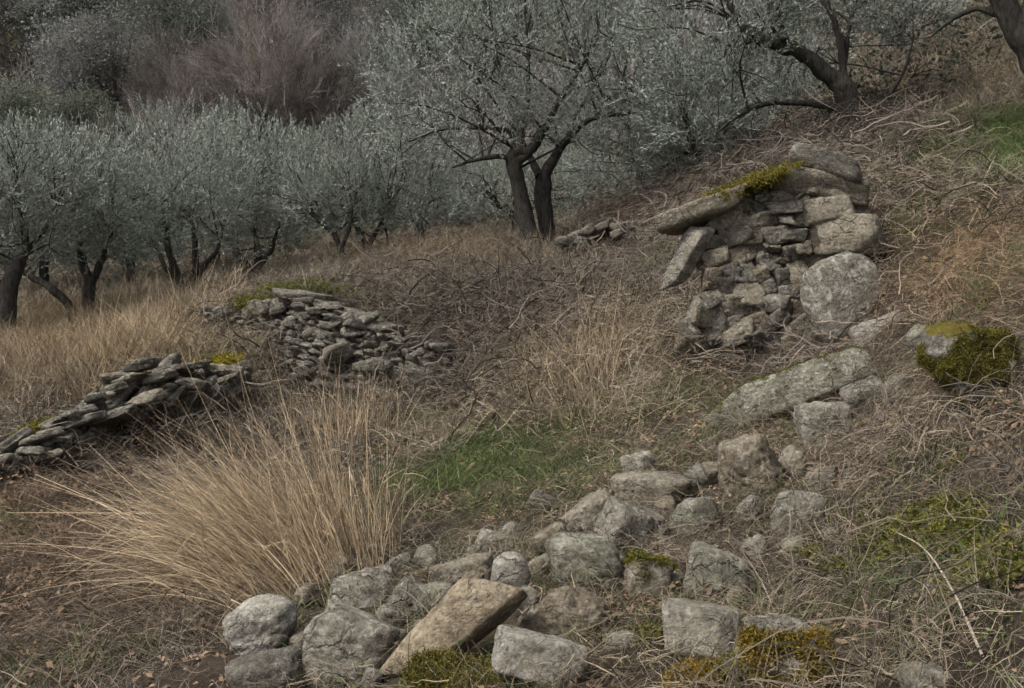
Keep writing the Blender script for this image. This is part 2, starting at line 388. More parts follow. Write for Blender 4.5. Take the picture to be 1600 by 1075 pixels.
# ------------------------------------------------------------------ stones
def ico(sub):
    bm = bmesh.new(); bmesh.ops.create_icosphere(bm, subdivisions=sub, radius=1)
    V = np.array([v.co[:] for v in bm.verts]); Fc = np.array([[v.index for v in f.verts] for f in bm.faces]); bm.free()
    return V, Fc
_ICO = {s: ico(s) for s in (1, 2, 3, 4, 5)}
def stone_shape(dims, seed, sub=4, sharp=14, cuts=9, rough=.05, wedge=0.0, box=1.0, taper=(0, 0)):
    """an irregular stone: a body bounded by jittered planes, then weathered; dims are full sizes x,y,z"""
    rng = np.random.default_rng(seed); D, Fc = _ICO[sub]
    n = np.vstack([np.eye(3), -np.eye(3)]) + rng.normal(0, .19, (6, 3)); n /= np.linalg.norm(n, axis=1, keepdims=True)
    d = np.ones(6) * box * rng.uniform(.88, 1.04, 6)
    c = rng.normal(size=(cuts + 5, 3)); c /= np.linalg.norm(c, axis=1, keepdims=True)
    n = np.vstack([n, c]); d = np.r_[d, rng.uniform(.86, 1.25, cuts + 5) * (np.abs(c).sum(1) ** .45)]
    sharp = sharp * 1.9
    den = np.maximum(D @ n.T, 1e-3) / d
    r = (den ** sharp).sum(1) ** (-1.0 / sharp)
    V = D * r[:, None]
    V[:, 0] *= 1 + taper[0] * V[:, 2]; V[:, 1] *= 1 + taper[1] * V[:, 2]
    if wedge: V[:, 2] *= 1 + wedge * V[:, 0]
    dims = np.asarray(dims, float); V = V * dims * .5
    s = float(np.mean(dims)); o = rng.uniform(0, 50, 3)
    q = V / s + o
    tilt = rng.normal(0, .35, 2); lay = q[:, 2] + tilt[0] * q[:, 0] + tilt[1] * q[:, 1]
    ql = np.stack([q[:, 0] * 2.5, q[:, 1] * 2.5, lay * 11], 1)
    disp = rough * s * (fbm(q * 2.0, 4, seed) * 1.0 + .55 * (.4 - np.abs(fbm(q * 4.2, 4, seed + 5))) + .42 * fbm(ql, 3, seed + 7) + .34 * fbm(q * 12, 3, seed + 9) + .16 * fbm(q * 30, 2, seed + 11))
    # chipped corners and edges
    chip = np.clip(fbm(q * 3.1, 3, seed + 13) - .12, 0, 1) * np.clip(r - .95, 0, .5) * 2.2
    V = V * (1 - .30 * chip)[:, None] + D * disp[:, None]
    return V, Fc
def rot_m(yaw=0, roll=0, pitch=0):
    a, b, c = map(math.radians, (yaw, roll, pitch))
    Rz = np.array([[math.cos(a), -math.sin(a), 0], [math.sin(a), math.cos(a), 0], [0, 0, 1]])
    Ry = np.array([[math.cos(b), 0, -math.sin(b)], [0, 1, 0], [math.sin(b), 0, math.cos(b)]])   # + raises the right-hand end
    Rx = np.array([[1, 0, 0], [0, math.cos(c), -math.sin(c)], [0, math.sin(c), math.cos(c)]])
    return Ry @ Rz @ Rx
MOSS_SRC = []
def moss_sources():
    if MOSS_SRC: return MOSS_SRC
    mm = veg_material('moss', .15)
    for k in range(4):
        rng = np.random.default_rng(900 + k); n = 60
        az = rng.uniform(0, 6.28, n); ln = rng.uniform(.5, 1, n) * .008; le = rng.uniform(.2, 1.4, n)
        b = np.stack([rng.normal(0, .012, n), rng.normal(0, .012, n), rng.uniform(-.004, .001, n)], 1)
        t = np.linspace(0, 1, 3)[None, :, None]
        dirv = np.stack([np.cos(az) * np.sin(le), np.sin(az) * np.sin(le), np.cos(le)], 1)
        P = b[:, None] + dirv[:, None] * (ln[:, None, None] * t)
        V, Q, S = ribbons(P, rng.uniform(.003, .006, n), rng.uniform(.35, 1.5, n), rng)
        MOSS_SRC.append(source('moss_tuft', new_mesh('moss_tuft', V, Q, True, {'shade': S}), mm))
    return MOSS_SRC
def add_moss(parent, V, Fc, loc, n, thresh, seed, cols=((.085, .085, .012), (.17, .115, .016)), cover=.45, scale=1.0, side=None, zmax=9.0):
    """moss cushions on the faces of a stone that look up (and, with side, towards that direction)"""
    rng = np.random.default_rng(seed)
    a, b, c = V[Fc[:, 0]], V[Fc[:, 1]], V[Fc[:, 2]]; nn = np.cross(b - a, c - a); ar = np.linalg.norm(nn, axis=1); nn /= ar[:, None] + 1e-9
    ce = (a + b + c) / 3; g = nn[:, 2] if side is None else nn @ np.asarray(side)
    ns = fbm(ce * 9 + seed, 4, seed)
    wgt = ar * ((g + .55 * ns) > thresh) * (ns > -cover) * (ce[:, 2] < V[:, 2].min() + zmax * np.ptp(V[:, 2]))
    if wgt.sum() <= 0: return
    i = rng.choice(len(Fc), n, p=wgt / wgt.sum()); u, v = rng.random(n), rng.random(n); f = u + v > 1; u[f], v[f] = 1 - u[f], 1 - v[f]
    P = a[i] + (b[i] - a[i]) * u[:, None] + (c[i] - a[i]) * v[:, None]
    t = np.clip(.5 + .9 * fbm(P * 12 + 3, 3, seed + 1) + rng.normal(0, .15, n), 0, 1)[:, None]
    col = np.array(cols[0]) * (1 - t) + np.array(cols[1]) * t
    scatter('moss', 'moss', moss_sources(), P, euler_from(nn[i] + rng.normal(0, .3, (n, 3)), rng.uniform(0, 6.28, n)), rng.uniform(.7, 1.5, n) * scale, col, parent)
ROCKS = []
def rock(name, label, cx, cy, wpx, hpx, mat, seed, roll=0, yaw=0, pitch=0, depth=.9, Y=None, sharp=12, cuts=9, rough=.06, box=1.0,
         sink=.0, moss=None, wedge=0.0, taper=(0, 0), sub=5, dz=0.0):
    """a single stone whose silhouette is centred on photo pixel (cx, cy) and stands on the ground there"""
    if Y is None:
        ext = abs(math.sin(math.radians(roll))) * wpx + abs(math.cos(math.radians(roll))) * hpx
        g = ground_at(cx, cy + ext * .5 * (1 - sink)); Y = g[1]
        Y += .28 * depth * math.sqrt(wpx * hpx) / F * Y
    k = Y / F
    dims = (wpx * k, depth * math.sqrt(wpx * hpx) * k, hpx * k)
    if sub == 5 and wpx * hpx < 7600: sub = 4
    V, Fc = stone_shape(dims, seed, sub, sharp * .68, cuts, rough * 1.15, wedge, box, taper)
    V = V @ rot_m(yaw, roll, pitch).T
    ctr = at(cx, cy, Y)
    if Y < 30 and sink < .3: ctr = ctr - np.array([0, 0, .15 * dims[2]])
    base = np.array([ctr[0], ctr[1], ctr[2] + V[:, 2].min()])
    V = V + (ctr - base)
    o = link(name, new_mesh(name, V, Fc), mat); o.location = base
    tag(o, label, 'stone', 'tumbled stones of the fallen wall'); o['px'] = (float(cx), float(cy))
    if moss: add_moss(o, V, Fc, base, **moss)
    ROCKS.append((base, V, Fc))
    return o

rock('rounded_boulder', 'leftmost pale boulder below the tall grass clump, crossed by thin dead stems', 408, 968, 116, 84, S_PALE, 11, roll=24, yaw=20, sharp=4, rough=.07, sink=.1)
rock('angular_boulder', 'big angular grey boulder with orange lichen on its pale flat top', 553, 1000, 132, 128, S_GREY, 23, roll=-6, yaw=-18, pitch=-14, sharp=16, cuts=8, rough=.06, sink=.05)
rock('long_block', 'long tan block lying diagonally between angular boulder and pale egg-shaped stone', 700, 984, 205, 82, S_TAN, 35, roll=42, yaw=8, pitch=-16, depth=.75, sharp=18, cuts=6, rough=.035, sink=.3, dz=0)
rock('egg_stone', 'pale egg-shaped stone at the upper end of the long tan block', 797, 887, 70, 86, S_PALE, 41, roll=12, sharp=2.6, cuts=10, rough=.05, sink=.05)
rock('round_boulder', 'grey rounded boulder behind the brown lichened stone', 915, 870, 114, 92, S_GREENISH, 57, roll=-8, sharp=4.5, cuts=10, rough=.07, sink=.05)
rock('brown_stone', 'brown lumpy stone with orange lichen just below the grey rounded boulder', 888, 951, 126, 82, S_BROWN, 63, roll=-4, sharp=5, rough=.10, sink=.05)
rock('flat_slab', 'flat slab with pale sloping top in front of the brown lumpy stone', 835, 1018, 140, 74, S_PALE, 71, roll=-12, yaw=10, pitch=-24, sharp=20, cuts=6, rough=.04, depth=1.0)
rock('wedge_stone', 'brownish wedge stone directly below the overhanging flat-topped stone', 985, 818, 106, 72, S_GREY, 83, roll=-10, yaw=25, wedge=-.25, sharp=14, rough=.06)
rock('overhanging_stone', 'flat-topped stone with shaded front at the crest of the rubble line', 1013, 760, 100, 58, S_WALL, 97, roll=-3, pitch=-10, yaw=-12, taper=(.2, .25), sharp=15, rough=.06)
rock('shadowed_stone', 'greenish stone over a black gap, half covered by dead twigs', 1092, 800, 70, 58, S_GREENISH, 101, roll=14, yaw=30, sharp=13, rough=.06)
rock('pale_faced_stone', 'pale stone with flat sloping face directly above the square block', 1121, 888, 86, 72, S_GREENISH, 113, roll=-5, yaw=14, pitch=-18, sharp=16, cuts=8, rough=.045)
rock('square_block', 'square-cut grey block with a sharp right edge, near the bottom', 1101, 980, 108, 102, S_GREY, 127, roll=5, yaw=-20, pitch=-26, sharp=26, cuts=3, rough=.03, depth=.8, box=1.0)
rock('mossy_boulder', 'boulder with grey crown and orange-green moss cloak at the bottom edge', 1222, 1002, 116, 130, S_GREY, 131, sharp=5, rough=.07, Y=3.72,
     moss=dict(n=3000, thresh=.15, seed=5, cover=.30, zmax=.80, side=(.1, -.95, .1), cols=((.10, .085, .012), (.24, .15, .022)), scale=1.1))
rock('twiggy_boulder', 'rounded grey boulder netted by thin twigs on the right bank', 1247, 795, 86, 86, S_GREY, 149, sharp=3.5, rough=.09, sink=.05)
rock('tapered_stone', 'rough brown stone tapering upward beneath the tip of the long slab', 1170, 716, 88, 98, S_BROWN, 151, roll=24, sharp=6, rough=.10, taper=(-.3, -.2), sink=.05)
rock('long_slab', 'long greenish slab leaning over a black hollow below the ruined wall', 1232, 610, 250, 66, S_GREENISH, 163, roll=23, yaw=-10, pitch=-22, depth=.9, sharp=15, cuts=7, rough=.045, wedge=.1, Y=7.35,
     moss=dict(n=500, thresh=.75, seed=9, cover=.1, cols=((.07, .075, .015), (.12, .11, .02))))
rock('pale_corner_stone', 'pale pointed stone wedged right of the big round stone', 1382, 515, 104, 50, S_PALE, 173, roll=28, yaw=-20, pitch=-12, sharp=13, rough=.05, Y=8.0)
rock('moss_boulder', 'dark boulder cloaked in yellow-green moss on the right bank', 1518, 548, 156, 146, S_MOSS, 181, sharp=2.4, rough=.12, Y=5.5,
     moss=dict(n=3000, thresh=.0, seed=15, cover=.0, cols=((.05, .045, .013), (.14, .12, .02)), scale=.85, side=(-.25, -.55, .75)))
rock('buried_stone', 'half-buried grey stone right of the tapered brown stone', 1288, 668, 84, 76, S_GREY, 193, roll=10, sharp=10, rough=.07, sink=.3)
rock('moss_mound', 'low stone under bright yellow moss below the long tan block', 715, 1062, 150, 66, S_MOSS, 199, sharp=6, rough=.07, Y=4.12,
     moss=dict(n=3600, thresh=.15, seed=21, cover=.22, cols=((.075, .065, .016), (.21, .165, .027)), scale=1.0))
rock('orange_moss_stone', 'small stone capped with orange moss just below the square block', 1092, 1062, 96, 56, S_MOSS, 207, sharp=5, rough=.07, Y=3.82,
     moss=dict(n=1800, thresh=.1, seed=27, cover=.4, cols=((.15, .12, .012), (.28, .16, .02)), scale=1.0))
rock('stump_stone', 'brown upright stone with mossy sides between grey boulder and pale-faced stone', 1008, 897, 66, 74, S_BROWN, 211, sharp=8, rough=.1, sink=.1,
     moss=dict(n=260, thresh=.8, seed=33, cover=.2, cols=((.07, .075, .015), (.14, .12, .02))))
rock('tilted_stone', 'dark tilted stone leaning behind the wedge stone', 925, 800, 76, 60, S_WALL, 223, roll=35, yaw=15, sharp=12, rough=.07)
rock('small_brown_stone', 'small brown stone behind pale egg-shaped stone', 862, 842, 58, 48, S_BROWN, 229, roll=20, sharp=10, rough=.08, sink=.2)
rock('sunken_flat_stone', 'flat pale stone sunk in litter behind the egg-shaped stone', 772, 848, 62, 42, S_GREY, 233, roll=-10, sharp=11, rough=.07, sink=.2)
rock('ledge_stone', 'rough grey ledge stone at the foot of the tall grass clump', 568, 922, 112, 56, S_GREY, 239, roll=6, yaw=15, pitch=-12, sharp=12, rough=.09, sink=.3)
rock('undercut_stone', 'undercut grey stone behind the upper half of the long tan block', 640, 942, 78, 54, S_WALLGREY, 241, roll=-12, sharp=11, rough=.09, sink=.25)
rock('nested_stone', 'small rounded stone nested against the middle of the long tan block', 690, 928, 52, 48, S_GREENISH, 251, sharp=7, rough=.07, sink=.2)
rock('broken_ledge', 'broken flat ledge running toward the pale egg-shaped stone', 722, 892, 96, 36, S_WALL, 257, roll=14, pitch=-10, sharp=13, rough=.08, sink=.3)
rock('chinking_stone', 'small grey stone squeezed between egg-shaped and brown lumpy stones', 822, 938, 50, 56, S_WALLGREY, 263, roll=30, sharp=10, rough=.08)
rock('corner_boulder', 'pale stone showing its top at the lower right corner', 1478, 1070, 128, 70, S_GREY, 269, sharp=9, rough=.07, Y=3.35)
rock('grassy_stone', 'low dark stone overhung by grass at the bottom left', 412, 1042, 110, 52, S_WALLDARK, 271, roll=14, sharp=9, rough=.1, Y=4.5)
rock('pebble_stone', 'small buried stone above the twig-netted boulder', 1282, 752, 52, 40, S_WALL, 277, roll=15, sharp=9, rough=.08, sink=.3)
rock('bank_stone', 'weathered grey stone lying in twigs above the half-buried stone', 1352, 622, 78, 50, S_WALLGREY, 283, roll=24, sharp=10, rough=.09, sink=.3)
rock('litter_stone', 'brown stone in dead litter left of the tapered stone', 1112, 742, 52, 34, S_BROWN, 281, roll=10, sharp=10, rough=.08, sink=.3)

HEROES = [(o.get('px')[0], o.get('px')[1], o.name.split('.')[0].replace('_', ' ')) for o in C.objects if o.get('px')]
RLAB = set()
RUB = [(440, 905), (480, 925), (540, 880), (570, 870), (625, 880), (665, 868), (690, 850), (820, 800), (850, 780), (500, 1040), (1000, 720), (1060, 700), (1110, 690), (1350, 580), (1440, 520), (505, 960), (470, 1000), (520, 905), (600, 900), (650, 905), (610, 960), (660, 975), (745, 905), (700, 880), (740, 860), (800, 830), (845, 880), (880, 800), (905, 830), (960, 870), (945, 905), (985, 945), (870, 975), (930, 985), (760, 960),
       (1050, 860), (1060, 900), (1040, 790), (1090, 740), (1130, 790), (1170, 790), (1180, 850), (1150, 930), (1200, 920), (1240, 850), (1300, 830), (1240, 720), (1330, 680), (1380, 650), (1400, 600), (970, 1000), (1010, 1040), (900, 1040), (580, 1062), (1330, 740)]
for k, (a, b) in enumerate(RUB):
    if k % 4 == 3: continue
    rng = np.random.default_rng(400 + k)
    mi = k % 5; hero = min(HEROES, key=lambda h: abs(h[0] - a) + abs(h[1] - b)); dx, dy = a - hero[0], b - hero[1]
    side = ('right of' if dx > 0 else 'left of') if abs(dx) > abs(dy) else ('below' if dy > 0 else 'above')
    size = 'tiny' if k % 3 == 0 else 'small'
    lab = f"{size} {['pale grey', 'grey-brown', 'brown', 'dark grey', 'greenish'][mi]} rubble stone half buried {side} the {hero[2]}"
    if lab in RLAB: lab = lab.replace('half buried', 'lying farther off')
    RLAB.add(lab)
    rock('rubble_stone', lab, a, b, rng.uniform(26, 38) * (.85 if k % 3 == 0 else 1.45), rng.uniform(20, 28) * (.9 if k % 3 == 0 else 1.35),
         [S_GREY, S_WALL, S_BROWN, S_WALLGREY, S_GREENISH][mi], 400 + k, roll=rng.normal(8, 18), yaw=rng.uniform(0, 90), pitch=-8, sharp=6, rough=.10, sink=.12, sub=4)

# ------------------------------------------------------------------ dry-stone walls
WALL_V = []
for k in range(18):
    rng = np.random.default_rng(500 + k)
    V, Fc = stone_shape((1, 1, 1), 500 + k, 3, float(rng.uniform(16, 30)), int(rng.integers(3, 8)), .075, 0.0, 1.0)
    WALL_V.append((V, Fc))
def wall_meshes(mat):
    out = []
    for V, Fc in WALL_V:
        me = new_mesh('stone', V, Fc, False); me.materials.append(mat); out.append(me)
    return out
def place_stone(parent, mesh, ctr, ex, ey, ez, dims):
    o = bpy.data.objects.new('stone', mesh); C.objects.link(o); o.parent = parent
    R = np.stack([ex * dims[0], ey * dims[1], ez * dims[2]], 1)
    from mathutils import Matrix
    mw = Matrix([[*R[0], ctr[0]], [*R[1], ctr[1]], [*R[2], ctr[2]], [0, 0, 0, 1]])
    o.matrix_basis = Matrix.Translation(-Vector(parent.location)) @ mw
    return o
def unit(v): return v / (np.linalg.norm(v) + 1e-9)
def lay_courses(parent, meshes, foot, crest, course_h, wmin, wmax, seed, depth=.28, fall=0.0, proud=.05, skip=0.06, tilt=0.0):
    """foot and crest: lists of 3-D points along the wall; stones are laid in wavering courses between them"""
    rng = np.random.default_rng(seed)
    foot = np.asarray(foot); crest = np.asarray(crest)
    seg = np.r_[0, np.cumsum(np.linalg.norm(np.diff((foot + crest) / 2, axis=0), axis=1))]; Lh = seg[-1]
    def lerp(A, s): return np.array([np.interp(s, seg, A[:, i]) for i in range(3)])
    hmax = np.linalg.norm(crest - foot, axis=1).max()
    n = max(2, int(round(hmax / course_h)))
    for c in range(n):
        s = rng.uniform(-wmax * .5, 0)
        while s < Lh:
            wd = rng.uniform(wmin, wmax) * rng.choice([.7, 1, 1, 1.35]); m = min(max(s + wd / 2, 0), Lh)
            f, t = lerp(foot, m), lerp(crest, m); hh = np.linalg.norm(t - f); ch = hh / n
            s += wd * .95
            if ch < .03 or rng.random() < skip: continue
            tan = unit(lerp(foot, min(m + .2, Lh)) * .5 + lerp(crest, min(m + .2, Lh)) * .5 - lerp(foot, max(m - .2, 0)) * .5 - lerp(crest, max(m - .2, 0)) * .5)
            up = unit(t - f); out = unit(np.cross(tan, up)); up = np.cross(out, tan)
            if out[1] > 0: out = -out
            v = (c + .5) / n + .018 * math.sin(m * 3 + c) + rng.normal(0, .10) / n
            ctr = f + (t - f) * v + out * (proud + rng.normal(0, .025)) - out * depth * .35
            a = math.radians(rng.normal(tilt, 9)); b = math.radians(rng.normal(0, 12))
            ex = unit(tan * math.cos(a) + up * math.sin(a)); ez = unit(-tan * math.sin(a) + up * math.cos(a))
            ey = -out
            ex, ey = unit(ex * math.cos(b) + ey * math.sin(b)), unit(-ex * math.sin(b) + ey * math.cos(b))
            sg = rng.choice([-1, 1], 2)
            place_stone(parent, meshes[rng.integers(len(meshes))], ctr, ex * sg[0], ey * sg[0], ez, (wd * rng.uniform(1.0, 1.12), depth * rng.uniform(.8, 1.2), ch * rng.uniform(1.0, 1.3)))

# --- ruined wall with heavy quoins
def px_poly(L_): return [at(*p) for p in L_]
ruin = empty('ruined_wall', at(1230, 560, 9.0))
tag(ruin, 'tall ruined dry-stone wall end with heavy corner stones and a moss-edged sloping top', 'wall', 'crumbling dry-stone walls')
RW = wall_meshes(S_WALL) + wall_meshes(S_WALLGREY)[:6]
FACE = [(345,270,500,365),(500,255,565,305),(470,295,600,352),(285,355,400,440),(365,400,470,512),(460,368,600,442),(570,308,725,362),(268,458,372,532),(350,518,472,627),(468,508,562,577),
        (555,498,612,548),(600,358,652,412),(628,446,722,502),(428,452,522,522),(513,568,597,662),(268,543,352,627),(298,618,402,684),(408,618,502,692),(480,622,562,692),(598,638,684,722),
        (668,598,732,672),(638,528,724,602),(558,438,642,502),(255,632,315,742),(308,686,404,762),(398,696,522,782),(518,688,604,762),(598,718,694,792),(688,658,762,742),(238,738,334,804),
        (328,766,444,852),(438,786,544,862),(538,768,644,842),(638,786,744,872),(738,756,834,882),(205,798,294,902),(288,806,354,922),(348,856,454,922),(448,856,562,932),(558,848,654,932),
        (638,876,762,962),(678,688,782,762),(150,880,215,962),(150,950,254,1032),(248,926,354,1004),(348,926,462,1004),(458,936,562,1012),(558,936,662,1022),(658,956,782,1042),(600,405,660,455),(700,500,760,570),(770,870,900,970)]
def face_depth(px, row): return 9.12 - .26 * (row - 300) / 260 - .05 * (px - 1100) / 150
for k, (a, b, c, d) in enumerate(FACE):
    rng = np.random.default_rng(1500 + k); cx, cyy = 1020 + (a + c) / 2 / 3.1625, 220 + (b + d) / 2 / 3.1625; wp, hp = (c - a) / 3.1625 * rng.uniform(1.25, 1.5), (d - b) / 3.1625 * rng.uniform(1.05, 1.28)
    q, kk = face_depth(cx, cyy) + rng.normal(0, .02), face_depth(cx, cyy) / F
    V, Fc = stone_shape((wp * kk, .24, hp * kk), 1500 + k, 4, 30, 1, .09); V = V @ rot_m(rng.normal(0, 6), rng.normal(10, 9), rng.normal(-3, 4)).T
    o = link('stone', new_mesh('stone', V, Fc), [S_WALL, S_WALLDARK, S_WALLGREY, S_BROWN, S_WALLDARK][k % 5], ruin); o.location = at(cx, cyy, q) - np.array(ruin.location)
for k in range(110):                                   # chinking between the larger stones
    rng = np.random.default_rng(1600 + k); cx, cyy = rng.uniform(1092, 1270), rng.uniform(310, 545)
    if cyy < np.interp(cx, [1092, 1150, 1270], [370, 325, 285]): continue
    o = bpy.data.objects.new('stone', RW[k % len(RW)]); C.objects.link(o); o.parent = ruin; o.location = at(cx, cyy, face_depth(cx, cyy) - .03 + rng.uniform(0, .05)) - np.array(ruin.location)
    o.scale = (rng.uniform(.05, .11), .12, rng.uniform(.035, .07)); o.rotation_euler = (rng.normal(0, .2), rng.normal(-.15, .25), rng.normal(0, .3))
# the body of the wall behind its face: earth and packed small stone
M_EARTH = stone_material('packed_earth', ((.06, .05, .038), (.11, .092, .068), (.16, .135, .10)), .2, .1, dirt=.6, scale=1.6)
def ruin_core():
    ft = px_poly([(1070, 565, 9.25), (1150, 595, 9.1), (1220, 605, 9.0), (1300, 605, 8.9), (1340, 570, 9.0)])
    cr = px_poly([(1104, 352, 9.52), (1150, 320, 9.5), (1200, 298, 9.48), (1270, 284, 9.46), (1335, 296, 9.5)])
    back = [p + np.array([.25, 1.2, -.05]) for p in cr]
    backf = [p + np.array([.3, 1.0, -.3]) for p in ft]
    n, m = 60, 14; s = np.linspace(0, len(ft) - 1, n)
    def ev(A): A = np.asarray(A); return np.stack([np.interp(s, np.arange(len(A)), A[:, i]) for i in range(3)], 1)
    rings = [ev(ft), ev(cr), ev(back), ev(backf)]
    rows = []
    for a, b in zip(rings[:-1], rings[1:]):
        for t in np.linspace(0, 1, m, endpoint=False): rows.append(a + (b - a) * t)
    rows.append(rings[-1]); G = np.stack(rows); V = G.reshape(-1, 3)
    V = V + np.array([0, -.375, 0]) + (fbm(V * 6, 4, 77)[:, None] * np.array([.05, .07, .05]))
    r, c = len(rows), n; i = np.arange(r - 1)[:, None] * c; j = np.arange(c - 1)[None]
    Q = np.stack([i + j, i + j + 1, i + c + j + 1, i + c + j], 2).reshape(-1, 4)
    link('packed_core', new_mesh('packed_core', V - np.array(ruin.location), Q), M_EARTH, ruin)
ruin_core()
def wall_block(parent, cx, cy, wpx, hpx, Y, mat, seed, roll=0, yaw=0, pitch=0, depth=.9, sharp=14, cuts=7, rough=.05, wedge=0.0, taper=(0, 0), name='stone', label=None, sub=4):
    k = Y / F; dims = (wpx * k, depth * math.sqrt(wpx * hpx) * k, hpx * k)
    V, Fc = stone_shape(dims, seed, sub, sharp, cuts, rough, wedge, 1.0, taper)
    V = V @ rot_m(yaw, roll, pitch).T
    o = link(name, new_mesh(name, V, Fc), mat, parent); o.location = at(cx, cy, Y) - np.array(parent.location)
    if label: o['label'] = label
    return o, V, Fc
cap, cV, cF = wall_block(ruin, 1292, 262, 122, 40, 9.15, S_WALLGREY, 701, roll=-17, pitch=-10, depth=1.1, sharp=5, rough=.05, name='capstone', label='smooth grey capstone perched on the top')
for a in [(1275, 291, 168, 40, 9.2, S_WALL, 703, -6, 6, -6), (1300, 303, 120, 24, 9.15, S_WALL, 704, -8, 10, 0), (1282, 334, 108, 46, 9.1, S_WALL, 705, 10, -14, -6),
          (1306, 376, 142, 54, 9.05, S_WALL, 706, 3, -24, -8), (1285, 414, 76, 40, 9.05, S_WALLGREY, 707, 8, -10, -5), (1215, 305, 96, 26, 9.15, S_WALL, 709, 20, 0, 0),
          (1226, 332, 80, 22, 9.12, S_WALL, 710, 18, 0, 0),
          (1310, 548, 90, 44, 8.8, S_WALL, 715, 12, 0, 0)]:
    wall_block(ruin, *a[:7], roll=a[7], yaw=a[8], pitch=a[9], depth=.95, sharp=15)
wall_block(ruin, 1322, 466, 132, 140, 8.62, stone_material('lichened_stone', ((.11, .10, .082), (.19, .178, .15), (.29, .275, .24)), .7, .7), 721, roll=22, pitch=-8, yaw=8, depth=.45, sharp=3.4, cuts=12, rough=.05,
           name='round_stone', label='big roundish lichened stone set on edge at the corner')
wall_block(ruin, 1090, 334, 128, 32, 9.0, S_WALL, 731, roll=22, pitch=-14, depth=1.3, sharp=16, name='projecting_slab', label='slab jutting out from the top')
wall_block(ruin, 1073, 402, 31, 108, 8.92, S_GREY, 733, roll=-27, yaw=25, pitch=6, depth=.6, sharp=14, name='hanging_stone', label='long stone hanging askew below the jutting slab')
wall_block(ruin, 1104, 372, 40, 60, 9.25, S_WALLDARK, 735, roll=-8, depth=1.0)
# moss along the sloping crest of the ruin
def crest_moss(parent, line, n, seed, cols, spread=.05, scale=1.5):
    rng = np.random.default_rng(seed); line = np.asarray(line); t = rng.uniform(0, len(line) - 1.001, n); i = t.astype(int); f = (t - i)[:, None]
    P = line[i] * (1 - f) + line[i + 1] * f + rng.normal(0, 1, (n, 3)) * np.array([spread, spread * 1.6, spread * .35])
    keep = fbm(P * 7, 3, seed) > -.22; P = P[keep]; n = len(P)
    tt = rng.random((n, 1)); col = np.array(cols[0]) * (1 - tt) + np.array(cols[1]) * tt
    scatter('moss', 'moss', moss_sources(), P - np.array(parent.location), euler_from(np.array([[0, 0, 1.]]) + rng.normal(0, .5, (n, 3)), rng.uniform(0, 6, n)), rng.uniform(.8, 1.6, n) * scale, col, parent)
crest_moss(ruin, px_poly([(1108, 312, 8.95), (1150, 298, 8.98), (1180, 287, 9.0), (1205, 274, 9.0), (1236, 262, 9.02)]), 1000, 4, ((.08, .07, .014), (.19, .155, .024)))

# --- curved terrace wall in the middle distance
tw = empty('terrace_wall', at(480, 600, 12.6))
tag(tw, 'curved dark dry-stone terrace wall in the middle distance, moss on its crest', 'wall', 'crumbling dry-stone walls')
TWM = wall_meshes(S_WALLDARK) + wall_meshes(S_WALLGREY)
T_FOOT = [(322, 548, 14.4), (380, 574, 13.3), (450, 598, 12.5), (530, 612, 12.0), (600, 616, 11.65), (665, 616, 11.45), (735, 622, 11.25)]
T_CREST = [(326, 486, 14.7), (380, 474, 13.8), (450, 464, 13.0), (530, 484, 12.5), (600, 506, 12.15), (665, 530, 11.95), (735, 568, 11.7)]
lay_courses(tw, TWM, px_poly(T_FOOT), px_poly(T_CREST), .080, .09, .25, 62, depth=.34, proud=.02, skip=.04, tilt=2)
for k in range(34):
    rng = np.random.default_rng(860 + k); q = rng.uniform(330, 720); yy = np.interp(q, [p[0] for p in T_CREST], [p[1] for p in T_CREST]); Yq = np.interp(q, [p[0] for p in T_CREST], [p[2] for p in T_CREST])
    wall_block(tw, q, yy + rng.uniform(-4, 26), rng.uniform(16, 42), rng.uniform(7, 14), Yq - rng.uniform(.05, .3), [S_WALLGREY, S_WALLDARK][k % 2], 860 + k, roll=rng.normal(0, 14), pitch=-8, depth=1.1, sub=3, rough=.08)
for a in [(478, 465, 96, 16, 12.95, 741, -8), (500, 476, 84, 14, 12.9, 742, -5), (540, 488, 76, 18, 12.6, 743, -14), (440, 476, 52, 22, 13.1, 744, 10), (408, 484, 46, 20, 13.4, 745, 24),
          (372, 482, 60, 18, 13.9, 746, 12), (598, 512, 54, 16, 12.15, 747, -12), (560, 510, 60, 24, 12.3, 748, 28), (532, 552, 44, 34, 12.05, 750, 12),
          (346, 500, 46, 16, 14.5, 751, 25), (590, 572, 46, 18, 11.75, 752, 5)]:
    wall_block(tw, *a[:5], S_WALLGREY, a[5], roll=a[6], pitch=-8, depth=1.2, sharp=16, sub=4, rough=.07)
crest_moss(tw, px_poly([(384, 476, 13.8), (396, 470, 13.7), (402, 482, 13.5)]), 500, 14, ((.07, .07, .018), (.14, .13, .025)), spread=.08, scale=2.0)
crest_moss(tw, px_poly([(440, 452, 13.5), (480, 448, 13.8), (520, 456, 13.5)]), 700, 15, ((.075, .08, .025), (.15, .145, .04)), spread=.12, scale=2.0)

